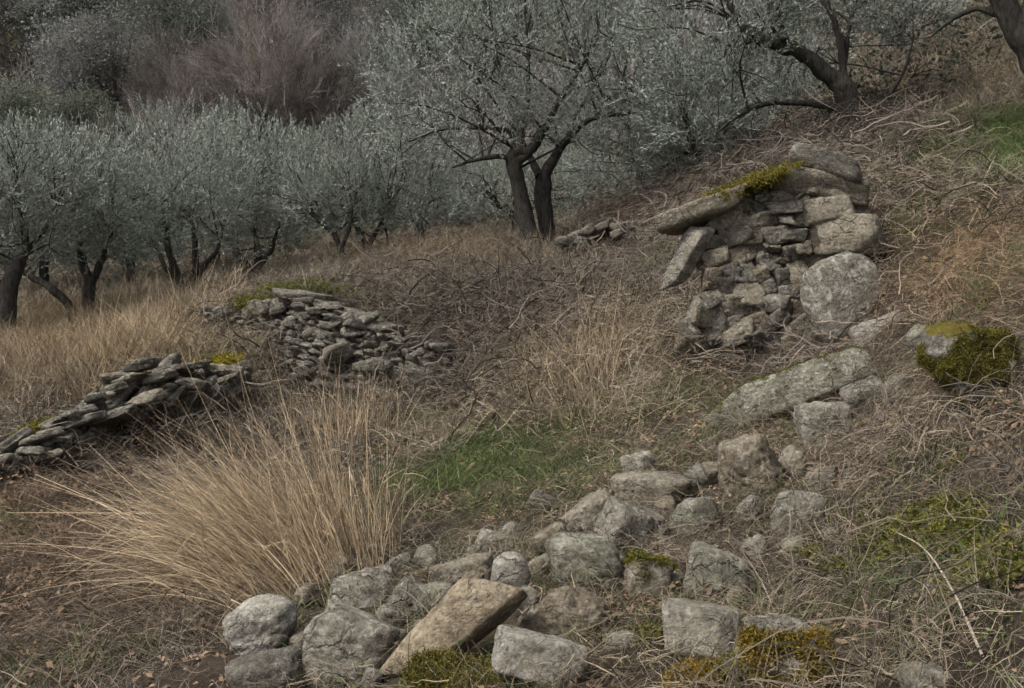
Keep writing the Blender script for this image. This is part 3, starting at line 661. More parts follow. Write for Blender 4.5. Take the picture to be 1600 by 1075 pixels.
# --- collapsed wall on the left
lw = empty('collapsed_wall', at(200, 690, 9.4))
tag(lw, 'collapsed low stone wall along the lower edge of the left meadow', 'wall', 'crumbling dry-stone walls')
L_FOOT = [(-60, 762, 8.1), (40, 734, 8.55), (120, 690, 9.0), (200, 648, 9.35), (290, 625, 9.9), (380, 618, 10.5)]
L_CREST = [(-60, 722, 8.3), (40, 690, 8.8), (120, 640, 9.2), (200, 592, 9.6), (290, 572, 10.2), (375, 572, 10.8)]
lay_courses(lw, wall_meshes(S_WALLGREY) + wall_meshes(S_WALL)[:5], px_poly(L_FOOT), px_poly(L_CREST), .10, .16, .34, 63, depth=.36, proud=.02, skip=.1, tilt=16)
for k in range(46):
    rng = np.random.default_rng(910 + k); q = rng.uniform(-20, 380); yy = np.interp(q, [p[0] for p in L_CREST], [p[1] for p in L_CREST]); Yq = np.interp(q, [p[0] for p in L_CREST], [p[2] for p in L_CREST])
    wall_block(lw, q, yy + rng.uniform(-6, 46), rng.uniform(18, 50), rng.uniform(7, 14), Yq - rng.uniform(.05, .35), [S_WALLGREY, S_GREY][k % 2], 910 + k, roll=rng.normal(14, 12), pitch=-12, depth=1.2, sub=3, rough=.09)
for a in [(222, 570, 66, 30, 9.55, 761, 12), (188, 590, 78, 24, 9.45, 762, 4), (172, 612, 70, 28, 9.35, 763, 22), (138, 636, 60, 26, 9.2, 764, 26), (250, 590, 64, 22, 9.6, 765, 14), (288, 574, 84, 18, 9.9, 766, 8),
          (300, 600, 66, 30, 9.8, 767, -6), (232, 622, 76, 26, 9.35, 768, 14), (100, 668, 84, 24, 9.0, 769, 20), (32, 694, 56, 26, 8.75, 770, 24), (60, 716, 96, 26, 8.6, 771, 14), (180, 650, 90, 26, 9.1, 772, 18), (10, 722, 60, 26, 8.5, 773, 15), (345, 576, 66, 24, 10.4, 774, -6)]:
    wall_block(lw, a[0], a[1], a[2] * .8, a[3] * .52, a[4], S_WALLGREY if a[5] % 3 else S_WALL, a[5], roll=a[6], pitch=-10, depth=1.2, sharp=15, sub=4, rough=.10)
crest_moss(lw, px_poly([(330, 566, 10.6), (360, 562, 10.8)]), 160, 16, ((.14, .12, .012), (.26, .21, .02)), spread=.06, scale=2)
crest_moss(lw, px_poly([(84, 660, 9.1), (50, 676, 8.9)]), 160, 17, ((.10, .09, .02), (.2, .16, .03)), spread=.06, scale=2)

# --- remnant of a wall beside the big olive tree
rw = empty('wall_remnant', at(940, 372, 15.8))
tag(rw, 'low grassy heap of wall stones right of the big olive tree trunk', 'wall', 'crumbling dry-stone walls')
for k in range(26):
    rng = np.random.default_rng(800 + k); px = rng.uniform(876, 1000); cyy = np.interp(px, [870, 940, 1000], [378, 352, 338]) + rng.uniform(0, 22)
    wall_block(rw, px, cyy, rng.uniform(18, 36), rng.uniform(10, 16), 15.6 + rng.uniform(-.3, .3), [S_WALLDARK, S_WALLGREY][k % 2], 800 + k, roll=rng.uniform(0, 25), sub=3)

# ------------------------------------------------------------------ trees
def olive_sprays(n, leaf, seed, lenr=(.26, .40)):
    out = []
    for k in range(n):
        rng = np.random.default_rng(seed + k); Lt = rng.uniform(*lenr); nl = int(Lt / .0145)
        t = np.linspace(0, 1, 6); bend = rng.normal(0, .16, 2)
        axis = np.stack([bend[0] * t * t * Lt, bend[1] * t * t * Lt, t * Lt], 1)
        B = Batch(); V, Q, S = ribbons(axis[None, ::5], [.006], [.35], rng); B.add(V, Q, S)
        tl = np.linspace(.08, 1.0, nl); base = np.stack([np.interp(tl, t, axis[:, i]) for i in range(3)], 1)
        az = np.arange(nl) * 1.57 + np.repeat(rng.normal(0, .5, nl), 1); el = rng.uniform(.45, 1.0, nl) * (1 - .55 * tl)
        d = np.stack([np.cos(az) * np.sin(el), np.sin(az) * np.sin(el), np.cos(el)], 1)
        ln = leaf * rng.uniform(.75, 1.2, nl); sd_ = np.cross(d, rng.normal(size=(nl, 3))); sd_ /= np.linalg.norm(sd_, axis=1, keepdims=True)
        wv = sd_ * (ln * .13)[:, None]; mid = base + d * (ln * .5)[:, None] + np.array([0, 0, -.003])
        V = np.stack([base, mid + wv, base + d * ln[:, None], mid - wv], 1).reshape(-1, 3); Q = np.arange(nl * 4).reshape(-1, 4)
        B.add(V, Q, np.repeat(rng.uniform(.4, 1.8, nl), 4))
        out.append((np.concatenate(B.V), np.concatenate(B.Q), np.concatenate(B.S)))
    return out
def twig_sprays(n, seed, length=.9, subs=16, wid=.012, mat=None):
    out = []
    for k in range(n):
        rng = np.random.default_rng(seed + k); B = Batch()
        t = np.linspace(0, 1, 4); ax = np.stack([rng.normal(0, .12) * t * t, rng.normal(0, .12) * t * t, t], 1) * length
        V, Q, S = ribbons(ax[None], [wid * 1.4], [.8], rng); B.add(V, Q, S)
        b = rng.uniform(.1, .95, subs); st = np.stack([np.interp(b, t, ax[:, i]) for i in range(3)], 1)
        az = rng.uniform(0, 6.28, subs); el = rng.uniform(.3, .9, subs); d = np.stack([np.cos(az) * np.sin(el), np.sin(az) * np.sin(el), np.cos(el)], 1)
        ln = length * rng.uniform(.25, .55, subs); u = np.linspace(0, 1, 3)[None, :, None]
        cur = rng.normal(0, .25, (subs, 1, 3)); P = st[:, None] + (d[:, None] * u + cur * u * u * .5 + np.array([0, 0, .18]) * u * u) * ln[:, None, None]
        V, Q, S = ribbons(P, np.full(subs, wid), rng.uniform(.7, 1.3, subs), rng); B.add(V, Q, S)
        st2 = P[:, 1:3].reshape(-1, 3); m = len(st2); az = rng.uniform(0, 6.28, m); el = rng.uniform(.2, 1, m)
        d = np.stack([np.cos(az) * np.sin(el), np.sin(az) * np.sin(el), np.cos(el)], 1); P2 = st2[:, None] + d[:, None] * np.linspace(0, 1, 2)[None, :, None] * (length * rng.uniform(.12, .25, m))[:, None, None]
        V, Q, S = ribbons(P2, np.full(m, wid * .7), rng.uniform(.8, 1.4, m), rng); B.add(V, Q, S)
        out.append(source('twig_spray', B.mesh('twig_spray', False), mat or M_TWIG))
    return out
def leafy_sprays(n, seed, size=.6, leaf=.10, count=70):
    out = []
    for k in range(n):
        rng = np.random.default_rng(seed + k); d = rng.normal(size=(count, 3)); d /= np.linalg.norm(d, axis=1, keepdims=True)
        p = d * (rng.random(count) ** .5 * size * .5)[:, None]; p[:, 2] += size * .25
        e = d + rng.normal(0, .6, (count, 3)); e /= np.linalg.norm(e, axis=1, keepdims=True); s = np.cross(e, rng.normal(size=(count, 3))); s /= np.linalg.norm(s, axis=1, keepdims=True)
        ln = leaf * rng.uniform(.6, 1.3, count); V = np.stack([p, p + e * (ln * .5)[:, None] + s * (ln * .28)[:, None], p + e * ln[:, None], p + e * (ln * .5)[:, None] - s * (ln * .28)[:, None]], 1).reshape(-1, 3)
        out.append(source('leaf_spray', new_mesh('leaf_spray', V, np.arange(count * 4).reshape(-1, 4), False, {'shade': np.repeat(rng.uniform(.75, 1.25, count), 4)}), M_GREEN))
    return out
SP_NEAR = olive_sprays(6, .056, 300)
SP_FAR = olive_sprays(5, .072, 330, (.34, .5))
SP_TWIG = twig_sprays(6, 360, length=1.1, subs=15, wid=.02)
SP_LEAFY = leafy_sprays(5, 390, size=1.1, leaf=.10, count=80)

def euler_mats(D, spin):
    D = D / (np.linalg.norm(D, axis=1, keepdims=True) + 1e-9)
    ref = np.where(np.abs(D[:, 2:3]) < .95, np.array([[0, 0, 1.]]), np.array([[1., 0, 0]]))
    X = np.cross(ref, D); X /= np.linalg.norm(X, axis=1, keepdims=True); Yv = np.cross(D, X)
    c, s_ = np.cos(spin)[:, None], np.sin(spin)[:, None]
    return np.stack([X * c + Yv * s_, -X * s_ + Yv * c, D], 2)
def merged(name, templates, P, dirs, scl, bright, rng):
    """one mesh holding a copy of a random template at every point"""
    B = Batch(); pick = rng.integers(0, len(templates), len(P)); Rm = euler_mats(dirs, rng.uniform(0, 6.28, len(P)))
    for k, (V, Q, S) in enumerate(templates):
        i = np.nonzero(pick == k)[0]
        if not len(i): continue
        W_ = np.einsum('nij,vj->nvi', Rm[i], V) * scl[i][:, None, None] + P[i][:, None]
        Qs = (Q[None] + (np.arange(len(i)) * len(V))[:, None, None]).reshape(-1, 4)
        B.add(W_.reshape(-1, 3), Qs, (bright[i][:, None] * S[None]).ravel())
    return B.mesh(name, False)
def crown_points(lobes, n, rng, gap=.15, shell=.55, nscale=1.6, seed=0):
    """points filling a union of ellipsoids (centre, radii), denser towards the outside, with gaps"""
    vol = np.array([np.prod(l[1]) ** .8 for l in lobes]); k = rng.choice(len(lobes), int(n * 1.7), p=vol / vol.sum())
    c = np.array([l[0] for l in lobes])[k]; r = np.array([l[1] for l in lobes])[k]
    d = rng.normal(size=(len(k), 3)); d /= np.linalg.norm(d, axis=1, keepdims=True)
    rad = rng.random(len(k)) ** (1 / 3.) * (1 - shell) + shell * (.58 + .58 * rng.random(len(k)))
    rad *= 1 + .22 * fbm(d * 2.2 + k[:, None] * 7.1, 3, seed + 3)
    P = c + d * r * rad[:, None]
    keep = fbm(P * nscale, 3, seed) > -.5 + gap * 1.2
    P, d = P[keep][:n], (d / r)[keep][:n]; d /= np.linalg.norm(d, axis=1, keepdims=True)
    return P, d
def olive(name, label, px, Y, limbs, lobes, n, seed, far=False, tint=(.158, .172, .136), row=None, branches=26, group='olive trees of the grove', up=.75, gap=.12):  # default leaf tint lightened so front crowns look front-lit
    """limbs: polylines as (column, row, extra depth, radius in px) tuples; lobes: (column, row, extra depth, rx, ry(depth), rz) in px"""
    rng = np.random.default_rng(seed); X = (px - 800) / F * Y; base = np.array([X, Y, hz(X, Y) - .08]); k = Y / F
    root = empty(name, base); tag(root, label, 'tree', group)
    LB = [(at(c, r, Y) + np.array([0, dy, 0]) - base, np.array([rx * 1.1, ry * 1.1, rz * 1.04]) * k) for c, r, dy, rx, ry, rz in lobes]
    B = Batch(); nodes = []
    for li, L_ in enumerate(limbs):
        P = np.array([at(c, r, Y) + np.array([0, dy, 0]) for c, r, dy, _ in L_]) - base
        if L_[0][1] is None: pass
        m = max(8, 5 * len(L_)); S = spline(P, m); R = np.interp(np.linspace(0, len(L_) - 1, m), np.arange(len(L_)), [q[3] * k * .72 for q in L_])
        jit = fbm(S * 2.5 + seed, 3, seed)[:, None] * rng.normal(0, 1, 3) * .05; jit[0] = 0; S = S + jit
        if li == 0 or L_[0][3] >= 9: R[:3] *= np.array([1.35, 1.15, 1.04])
        V, Q = tube(S, R, 10 if R[0] > .08 else 6, .22 if R[0] > .05 else .1, seed + li); B.add(V, Q)
        nodes += [(S[j], R[j]) for j in range(m // 2, m)]
    P, d = crown_points(LB, int(n * .84), rng, gap=gap, seed=seed)
    # secondary branches from the limbs into the crown
    for q in range(branches):
        tgt = P[rng.integers(len(P))]; st, r0 = min((nodes[rng.integers(len(nodes))] for _ in range(6)), key=lambda s: np.linalg.norm(s[0] - tgt) + (0 if tgt[2] > s[0][2] else 1))
        mid = (st + tgt) / 2 + rng.normal(0, .1, 3) + np.array([0, 0, .12]); S = spline([st, mid, tgt], 9); r0 = min(r0 * .7, .024)
        V, Q = tube(S, np.linspace(r0, .006, 9), 5); B.add(V, Q)
        for _ in range(2):
            j = rng.integers(3, 8); t2 = S[j] + unit(tgt - st + rng.normal(0, .7, 3)) * rng.uniform(.3, .7)
            V, Q = tube(spline([S[j], (S[j] + t2) / 2 + rng.normal(0, .05, 3), t2], 6), np.linspace(.010, .004, 6), 4); B.add(V, Q)
    link('trunk', B.mesh('trunk'), M_BARK, root)
    dirs = d * (1 - up * .5) + np.array([0, 0, up]) + rng.normal(0, .28, P.shape)
    top = (P[:, 2] - P[:, 2].min()) / np.ptp(P[:, 2])
    hang = rng.random(len(P)) < .16 * (1.4 - top); dirs[hang, 2] *= -.5
    br = (1 + .35 * fbm(P * 1.3, 3, seed + 8)) * rng.uniform(.65, 1.35, len(P))
    link('crown', merged('crown', SP_FAR if far else SP_NEAR, P, dirs, rng.uniform(.75, 1.25, len(P)), br, rng), leaf_material(tint), root)
    return root

# the big twin-trunked tree in the middle
olive('olive_tree', 'large twin-trunked olive tree in the middle, spreading above the brown bank', 838, 18.0,
      [[(838, 410, 0, 24), (826, 360, 0, 19), (812, 300, 0, 17), (802, 255, 0, 17), (806, 235, 0, 12), (826, 240, 0, 11)],
       [(856, 404, .35, 22), (853, 350, .35, 19), (850, 290, .35, 18), (862, 255, .35, 12), (892, 212, .35, 9), (930, 182, .3, 6), (985, 175, .2, 3), (1020, 165, .1, 1.5)],
       [(845, 275, .3, 9), (836, 255, .5, 8), (815, 210, .7, 6), (790, 130, .8, 4), (770, 50, .8, 2)],
       [(802, 258, 0, 14), (822, 242, 0, 12), (850, 205, -.1, 8), (878, 150, -.2, 6), (915, 95, -.2, 4), (938, 50, -.2, 2)],
       [(802, 252, 0, 7), (780, 246, -.1, 6), (745, 250, -.2, 4), (708, 262, -.3, 2)],
       [(800, 245, 0, 8), (798, 205, .2, 6), (760, 198, .2, 4), (690, 200, .2, 3), (636, 220, .1, 1.5)],
       [(808, 240, .1, 8), (822, 170, .3, 6), (826, 90, .3, 4), (820, 10, .3, 2)], [(866, 250, .35, 8), (905, 170, .8, 5), (950, 90, 1.0, 3), (975, 20, 1.0, 2)]],
      [(700, 120, 0, 120, 170, 115), (820, 60, .2, 150, 190, 130), (920, 110, 0, 110, 170, 110), (650, 175, .2, 75, 120, 70), (760, 190, .3, 90, 130, 50), (900, 190, .3, 110, 130, 40), (800, -40, .3, 170, 180, 80), (985, 190, .4, 60, 90, 60)],
      4300, 1001, branches=50)
# the leaning tree behind the ruin
olive('olive_tree', 'olive tree with thick trunk leaning left behind the ruined wall', 1340, 15.5,
      [[(1346, 222, 0, 30), (1332, 180, 0, 25), (1312, 130, 0, 22), (1285, 108, 0, 18), (1250, 82, 0, 17), (1215, 66, 0, 16), (1185, 55, 0, 13), (1160, 42, 0, 9), (1130, -10, 0, 5)],
       [(1225, 70, 0, 14), (1214, 30, 0, 13), (1208, 0, 0, 12), (1200, -60, 0, 8), (1190, -140, 0, 4)],
       [(1318, 140, .1, 10), (1322, 95, .1, 9), (1308, 40, .1, 7), (1290, -10, .1, 6), (1275, -90, .1, 3)],
       [(1322, 95, .1, 7), (1335, 30, .2, 5), (1350, -30, .2, 3)],
       [(1330, 185, 0, 9), (1300, 168, 0, 8), (1255, 160, 0, 7), (1215, 160, 0, 6), (1170, 172, -.1, 5), (1140, 190, -.2, 4), (1114, 212, -.2, 2.5)],
       [(1362, 195, 0, 6), (1382, 160, 0, 5), (1412, 112, 0, 3.5), (1428, 60, 0, 2)],
       [(1190, 58, 0, 6), (1150, 75, 0, 4), (1125, 110, -.1, 2)]],
      [(1110, 40, 0, 120, 160, 110), (1200, -70, 0, 190, 200, 100), (1340, -30, .3, 120, 150, 70), (1085, 150, 0, 70, 110, 90), (1395, 20, .4, 40, 60, 40), (1180, 120, .6, 70, 90, 50), (1290, 60, .8, 60, 70, 50)],
      3300, 1002, tint=(.105, .118, .092), branches=36)
olive('olive_tree', 'dark olive trunk cut off by the top right corner', 1665, 11.5,
      [[(1668, 230, 0, 34), (1630, 130, 0, 30), (1596, 60, 0, 27), (1566, 5, 0, 24), (1530, -60, 0, 18), (1480, -140, 0, 10)], [(1575, 20, 0, 10), (1530, 10, .2, 6), (1480, 50, .4, 3)], [(1590, 40, 0, 16), (1640, -60, 0, 12), (1700, -180, 0, 6)]],
      [(1560, -210, 0, 190, 200, 120), (1700, -200, 0, 200, 200, 130), (1470, -110, .5, 90, 110, 60)], 1500, 1003, branches=24, tint=(.105, .118, .092))
# left-hand row
olive('olive_tree', 'olive tree at the left edge with thick dark trunk', 8, 17.0,
      [[(8, 548, 0, 27), (10, 500, 0, 22), (14, 450, 0, 19), (30, 410, 0, 13), (42, 380, 0, 9), (30, 320, 0, 6), (20, 260, 0, 3)], [(8, 470, 0, 14), (-20, 420, 0, 11), (-50, 360, 0, 7), (-60, 280, 0, 3)], [(38, 400, 0, 7), (70, 350, .1, 5), (90, 300, .1, 2.5)]],
      [(-20, 300, 0, 95, 120, 80), (50, 290, .2, 70, 110, 90), (-60, 350, 0, 60, 80, 60), (40, 370, .3, 60, 80, 40)], 2100, 1011)
olive('olive_tree', 'olive tree with a second stem bending far left near the left edge', 138, 19.0,
      [[(140, 528, 0, 20), (138, 480, 0, 15), (140, 440, 0, 12), (128, 410, 0, 9), (120, 350, 0, 5), (110, 290, 0, 3)], [(132, 518, -.1, 14), (112, 480, -.15, 11), (88, 452, -.2, 9), (52, 430, -.2, 7), (20, 400, -.1, 4)], [(142, 445, 0, 9), (158, 410, 0, 7), (168, 360, 0, 5), (180, 300, 0, 2.5)]],
      [(118, 305, 0, 85, 110, 95), (172, 335, .2, 52, 90, 65), (75, 350, 0, 60, 80, 60), (140, 390, .3, 70, 80, 38)], 2300, 1012)
olive('olive_tree', 'olive tree with three fanned stems behind the tall meadow straw', 285, 21.0,
      [[(284, 490, 0, 19), (280, 450, 0, 14), (272, 420, 0, 10), (262, 380, 0, 7), (250, 320, 0, 4)], [(290, 478, 0, 13), (300, 440, 0, 9), (304, 400, 0, 7), (300, 340, 0, 4)], [(296, 450, 0, 9), (318, 415, 0, 7), (340, 390, 0, 4), (352, 340, 0, 2.5)], [(276, 436, 0, 7), (245, 395, .1, 5), (225, 350, .1, 2.5)]],
      [(275, 270, 0, 90, 110, 95), (330, 310, .2, 62, 90, 72), (215, 320, .1, 60, 80, 70), (280, 370, .3, 80, 80, 40)], 2500, 1013)
olive('olive_tree', 'olive tree with slender crossing stems behind the curved wall', 392, 25.0,
      [[(396, 440, 0, 13), (384, 415, 0, 9), (370, 390, 0, 7), (352, 360, 0, 4)], [(398, 436, .1, 11), (402, 400, .1, 8), (398, 360, .1, 5), (395, 300, .1, 3)], [(404, 420, 0, 7), (425, 385, 0, 5), (440, 340, 0, 3)]],
      [(385, 270, 0, 90, 100, 85), (440, 300, .2, 60, 80, 75), (340, 330, 0, 50, 70, 60), (400, 370, .4, 60, 70, 36)], 1900, 1014, far=True)
olive('olive_tree', 'slim olive tree leaning left on the upper terrace', 541, 22.5,
      [[(542, 436, 0, 9), (536, 395, 0, 7), (522, 365, 0, 6), (502, 350, 0, 4), (480, 330, 0, 2)], [(534, 385, 0, 5), (548, 350, 0, 4), (552, 300, 0, 2)]],
      [(510, 275, 0, 60, 70, 65), (545, 320, .3, 50, 60, 50), (475, 320, .2, 40, 50, 45)], 1200, 1015)
olive('olive_tree', 'olive tree with V-shaped stems next to the slim leaning one', 576, 23.5,
      [[(576, 432, 0, 10), (575, 395, 0, 8), (566, 370, 0, 6), (548, 335, 0, 4), (535, 300, 0, 2)], [(577, 385, 0, 6), (596, 350, 0, 4), (606, 300, 0, 2)], [(580, 410, .2, 4), (602, 385, .2, 3), (600, 350, .2, 2)]],
      [(580, 260, 0, 80, 90, 75), (630, 300, .3, 55, 70, 60), (560, 330, .2, 60, 60, 40), (600, 215, .2, 55, 70, 50)], 1700, 1016)
olive('olive_tree', 'small olive tree with a thin stem left of the large twin-trunked one', 662, 28.0,
      [[(662, 395, 0, 7), (660, 365, 0, 5), (668, 340, 0, 4), (676, 300, 0, 2)], [(661, 370, 0, 4), (645, 340, 0, 3), (632, 300, 0, 2)]],
      [(665, 275, 0, 70, 80, 60), (700, 310, .2, 60, 60, 45), (640, 330, .2, 45, 50, 36)], 1200, 1017, far=True)
olive('olive_tree', 'low olive tree seen through the twin trunks of the large one', 806, 24.0,
      [[(808, 378, 0, 9), (802, 345, 0, 7), (788, 325, 0, 5), (768, 315, 0, 3)], [(806, 350, .1, 6), (830, 310, .1, 4), (850, 270, .1, 2)]],
      [(770, 300, .2, 80, 80, 50), (850, 290, .3, 80, 80, 55), (920, 300, .5, 70, 70, 48)], 1700, 1018)
olive('olive_tree', 'drooping olive tree between the large one and the leaning one', 1010, 22.0,
      [[(1010, 345, 0, 10), (1005, 300, 0, 8), (990, 240, 0, 6), (980, 160, 0, 3)], [(1008, 310, 0, 7), (1040, 250, 0, 5), (1065, 160, 0, 3)]],
      [(1010, 120, 0, 95, 110, 120), (1075, 180, .2, 80, 90, 100), (960, 230, .3, 70, 80, 75), (1030, 270, .3, 85, 80, 45), (1120, 240, .5, 60, 70, 60)], 2800, 1019, tint=(.128, .145, .114))
olive('olive_tree', 'olive tree filling the gap below the arching low branch', 1190, 24.0,
      [[(1190, 275, 0, 9), (1188, 230, 0, 7), (1180, 170, 0, 5), (1175, 100, 0, 3)], [(1189, 240, 0, 6), (1220, 190, 0, 4), (1240, 120, 0, 2)]],
      [(1190, 130, 0, 90, 90, 100), (1240, 190, .3, 70, 70, 60), (1130, 190, .2, 70, 70, 70)], 1600, 1020, far=True, tint=(.118, .132, .104))
olive('olive_tree', 'bushy olive tree just behind the left shoulder of the ruined wall', 1095, 18.5,
      [[(1095, 300, 0, 9), (1092, 262, 0, 7), (1080, 220, 0, 5), (1070, 170, 0, 3)], [(1094, 275, 0, 6), (1120, 235, 0, 4), (1140, 190, 0, 2)]],
      [(1090, 190, 0, 75, 80, 75), (1145, 225, .3, 60, 70, 45), (1050, 245, .2, 50, 60, 40)], 1500, 1022, tint=(.118, .132, .104))
olive('olive_tree', 'olive tree low on the slope seen under the leaning trunk', 1265, 21.5,
      [[(1265, 225, 0, 8), (1262, 190, 0, 6), (1255, 150, 0, 4)], [(1264, 200, 0, 5), (1285, 160, 0, 3)]],
      [(1260, 150, 0, 70, 70, 55), (1300, 185, .2, 45, 50, 35), (1215, 190, .2, 45, 50, 40)], 1000, 1023, tint=(.118, .132, .104))
olive('olive_tree', 'pale small olive tree on the slope right of the leaning trunk', 1420, 22.0,
      [[(1420, 120, 0, 7), (1418, 80, 0, 5), (1405, 30, 0, 3)], [(1419, 90, 0, 4), (1440, 40, 0, 3)]],
      [(1410, 20, 0, 70, 70, 55), (1450, 50, .2, 45, 50, 40)], 300, 1021, far=True, tint=(.13, .142, .115))
# second row behind the left-hand trees
PROTO = []
for i, (px, Y, top, hw, lab) in enumerate([(-40, 26, 255, 90, 'olive tree in the second row behind the left-edge trunk'), (70, 27, 235, 80, 'olive tree in the second row, behind the gap right of the left-edge trunk'),
        (205, 28, 250, 85, 'olive tree in the second row, between the bent-stem and three-stemmed ones'), (335, 31, 205, 75, 'tall pale olive crown in the second row behind the three-stemmed one'),
        (465, 31, 240, 70, 'olive tree in the second row left of the slim leaning one'), (720, 33, 235, 80, 'olive tree in the second row behind the trunks of the large one, left side'),
        (900, 31, 200, 90, 'olive tree in the second row behind the large one, right side'), (560, 34, 245, 75, 'olive crown in the second row above the V-shaped stems')]):
    X = (px - 800) / F * Y; rowb = HOR - hz(X, Y) / Y * F; H = rowb - top; m = top + H * .36
    if i < 3:
        o = olive('olive_tree', lab, px, Y, [[(px, rowb + 4, 0, 11), (px - 3, rowb - H * .2, 0, 9), (px - 14, rowb - H * .42, 0, 5), (px - 20, rowb - H * .7, 0, 2)], [(px, rowb - H * .16, 0, 7), (px + 14, rowb - H * .36, 0, 5), (px + 24, rowb - H * .66, 0, 2)]],
          [(px, m, 0, hw, hw, H * .36), (px - hw * .5, m + H * .2, .2, hw * .6, hw * .7, H * .26), (px + hw * .5, m + H * .16, .1, hw * .6, hw * .7, H * .28), (px, m + H * .3, .3, hw * .8, hw * .7, H * .16)], 1400, 1040 + i, far=True, branches=14, tint=(.105, .118, .092))  # darker leaf tint paints shade behind the lighter front row
        PROTO.append((o, H * Y))
    else:                                  # a copy of one of the first three, turned and scaled
        src, h0 = PROTO[i % 3]; o = src.copy(); C.objects.link(o); o['label'] = lab
        o.location = (X, Y, hz(X, Y) - .08); sc_ = H * Y / h0; o.scale = (sc_, sc_, sc_); o.rotation_euler = (0, 0, 1.1 * i)
        for ch in src.children:
            c_ = ch.copy(); C.objects.link(c_); c_.parent = o

# --- woods on the far slope
_WOODS = {}
def bare_tree(name, label, px, Y, hpx, wpx, tint, seed, kind='bare', n=420, trunk=True):
    rng = np.random.default_rng(seed); X = (px - 800) / F * Y; base = np.array([X, Y, hz(X, Y) - .15]); k = Y / F; H = hpx * k; W = wpx * k
    root = empty(name, base); tag(root, label, 'tree', 'trees on the far wooded slope')
    B = Batch(); T = spline([(0, 0, 0), (rng.normal(0, .03) * H, 0, H * .4), (rng.normal(0, .06) * H, 0, H * .92)], 12)
    V, Q = tube(T, np.linspace(H * .02, H * .004, 12), 6, .1, seed); B.add(V, Q)
    P, D = [], []
    lobes = [((0, 0, H * .62), (W * .45, W * .45, H * .38)), ((-W * .2, 0, H * .42), (W * .35, W * .35, H * .26)), ((W * .2, 0, H * .45), (W * .35, W * .35, H * .28))]
    if kind != 'bare': lobes = [((rng.normal(0, .26) * W, rng.normal(0, .2) * W, H * rng.uniform(.35, .82)), (W * rng.uniform(.16, .3), W * .25, H * rng.uniform(.12, .22))) for _ in range(9)]
    P, D = crown_points([(np.array(a), np.array(b)) for a, b in lobes], n, rng, gap=.05 if kind == 'bare' else .25, shell=.35, nscale=.6, seed=seed)
    for q in range(30):
        tg = P[rng.integers(len(P))]; j = int(np.clip(tg[2] / H * 9 - 2, 1, 10)); S = spline([T[j], (T[j] + tg) / 2 + np.array([0, 0, -.04 * H]), tg], 8)
        V, Q = tube(S, np.linspace(H * .009, H * .002, 8), 4); B.add(V, Q)
    link('trunk', B.mesh('trunk'), M_BARK_FAR, root)
    upv = np.array([0, 0, .7 if kind == 'bare' else .4])
    br = rng.uniform(.55, 1.5, len(P)) * (1 + .35 * fbm(P * .5, 2, seed))
    src = [(np.array([v.co[:] for v in q.data.vertices]), np.array([p.vertices[:] for p in q.data.polygons]), np.array([a_.value for a_ in q.data.attributes['shade'].data])) for q in (SP_TWIG if kind == 'bare' else SP_LEAFY)]
    if tint not in _WOODS: _WOODS[tint] = veg_material('far_twigs', .4, constant=tint, rough=.95, spec=.02)
    link('crown', merged('crown', src, P, D * .8 + upv + rng.normal(0, .25, P.shape), rng.uniform(.9, 1.5, len(P)) * (H / 6) ** .5, br, rng), _WOODS[tint], root)
PINK, GRY, DRK = (.195, .174, .16), (.19, .184, .173), (.145, .14, .134)  # far crown tints lifted and greyed to stand in for haze
EVG, EVG2 = (.105, .118, .095), (.13, .142, .11)  # evergreen tints lightened for the same painted haze
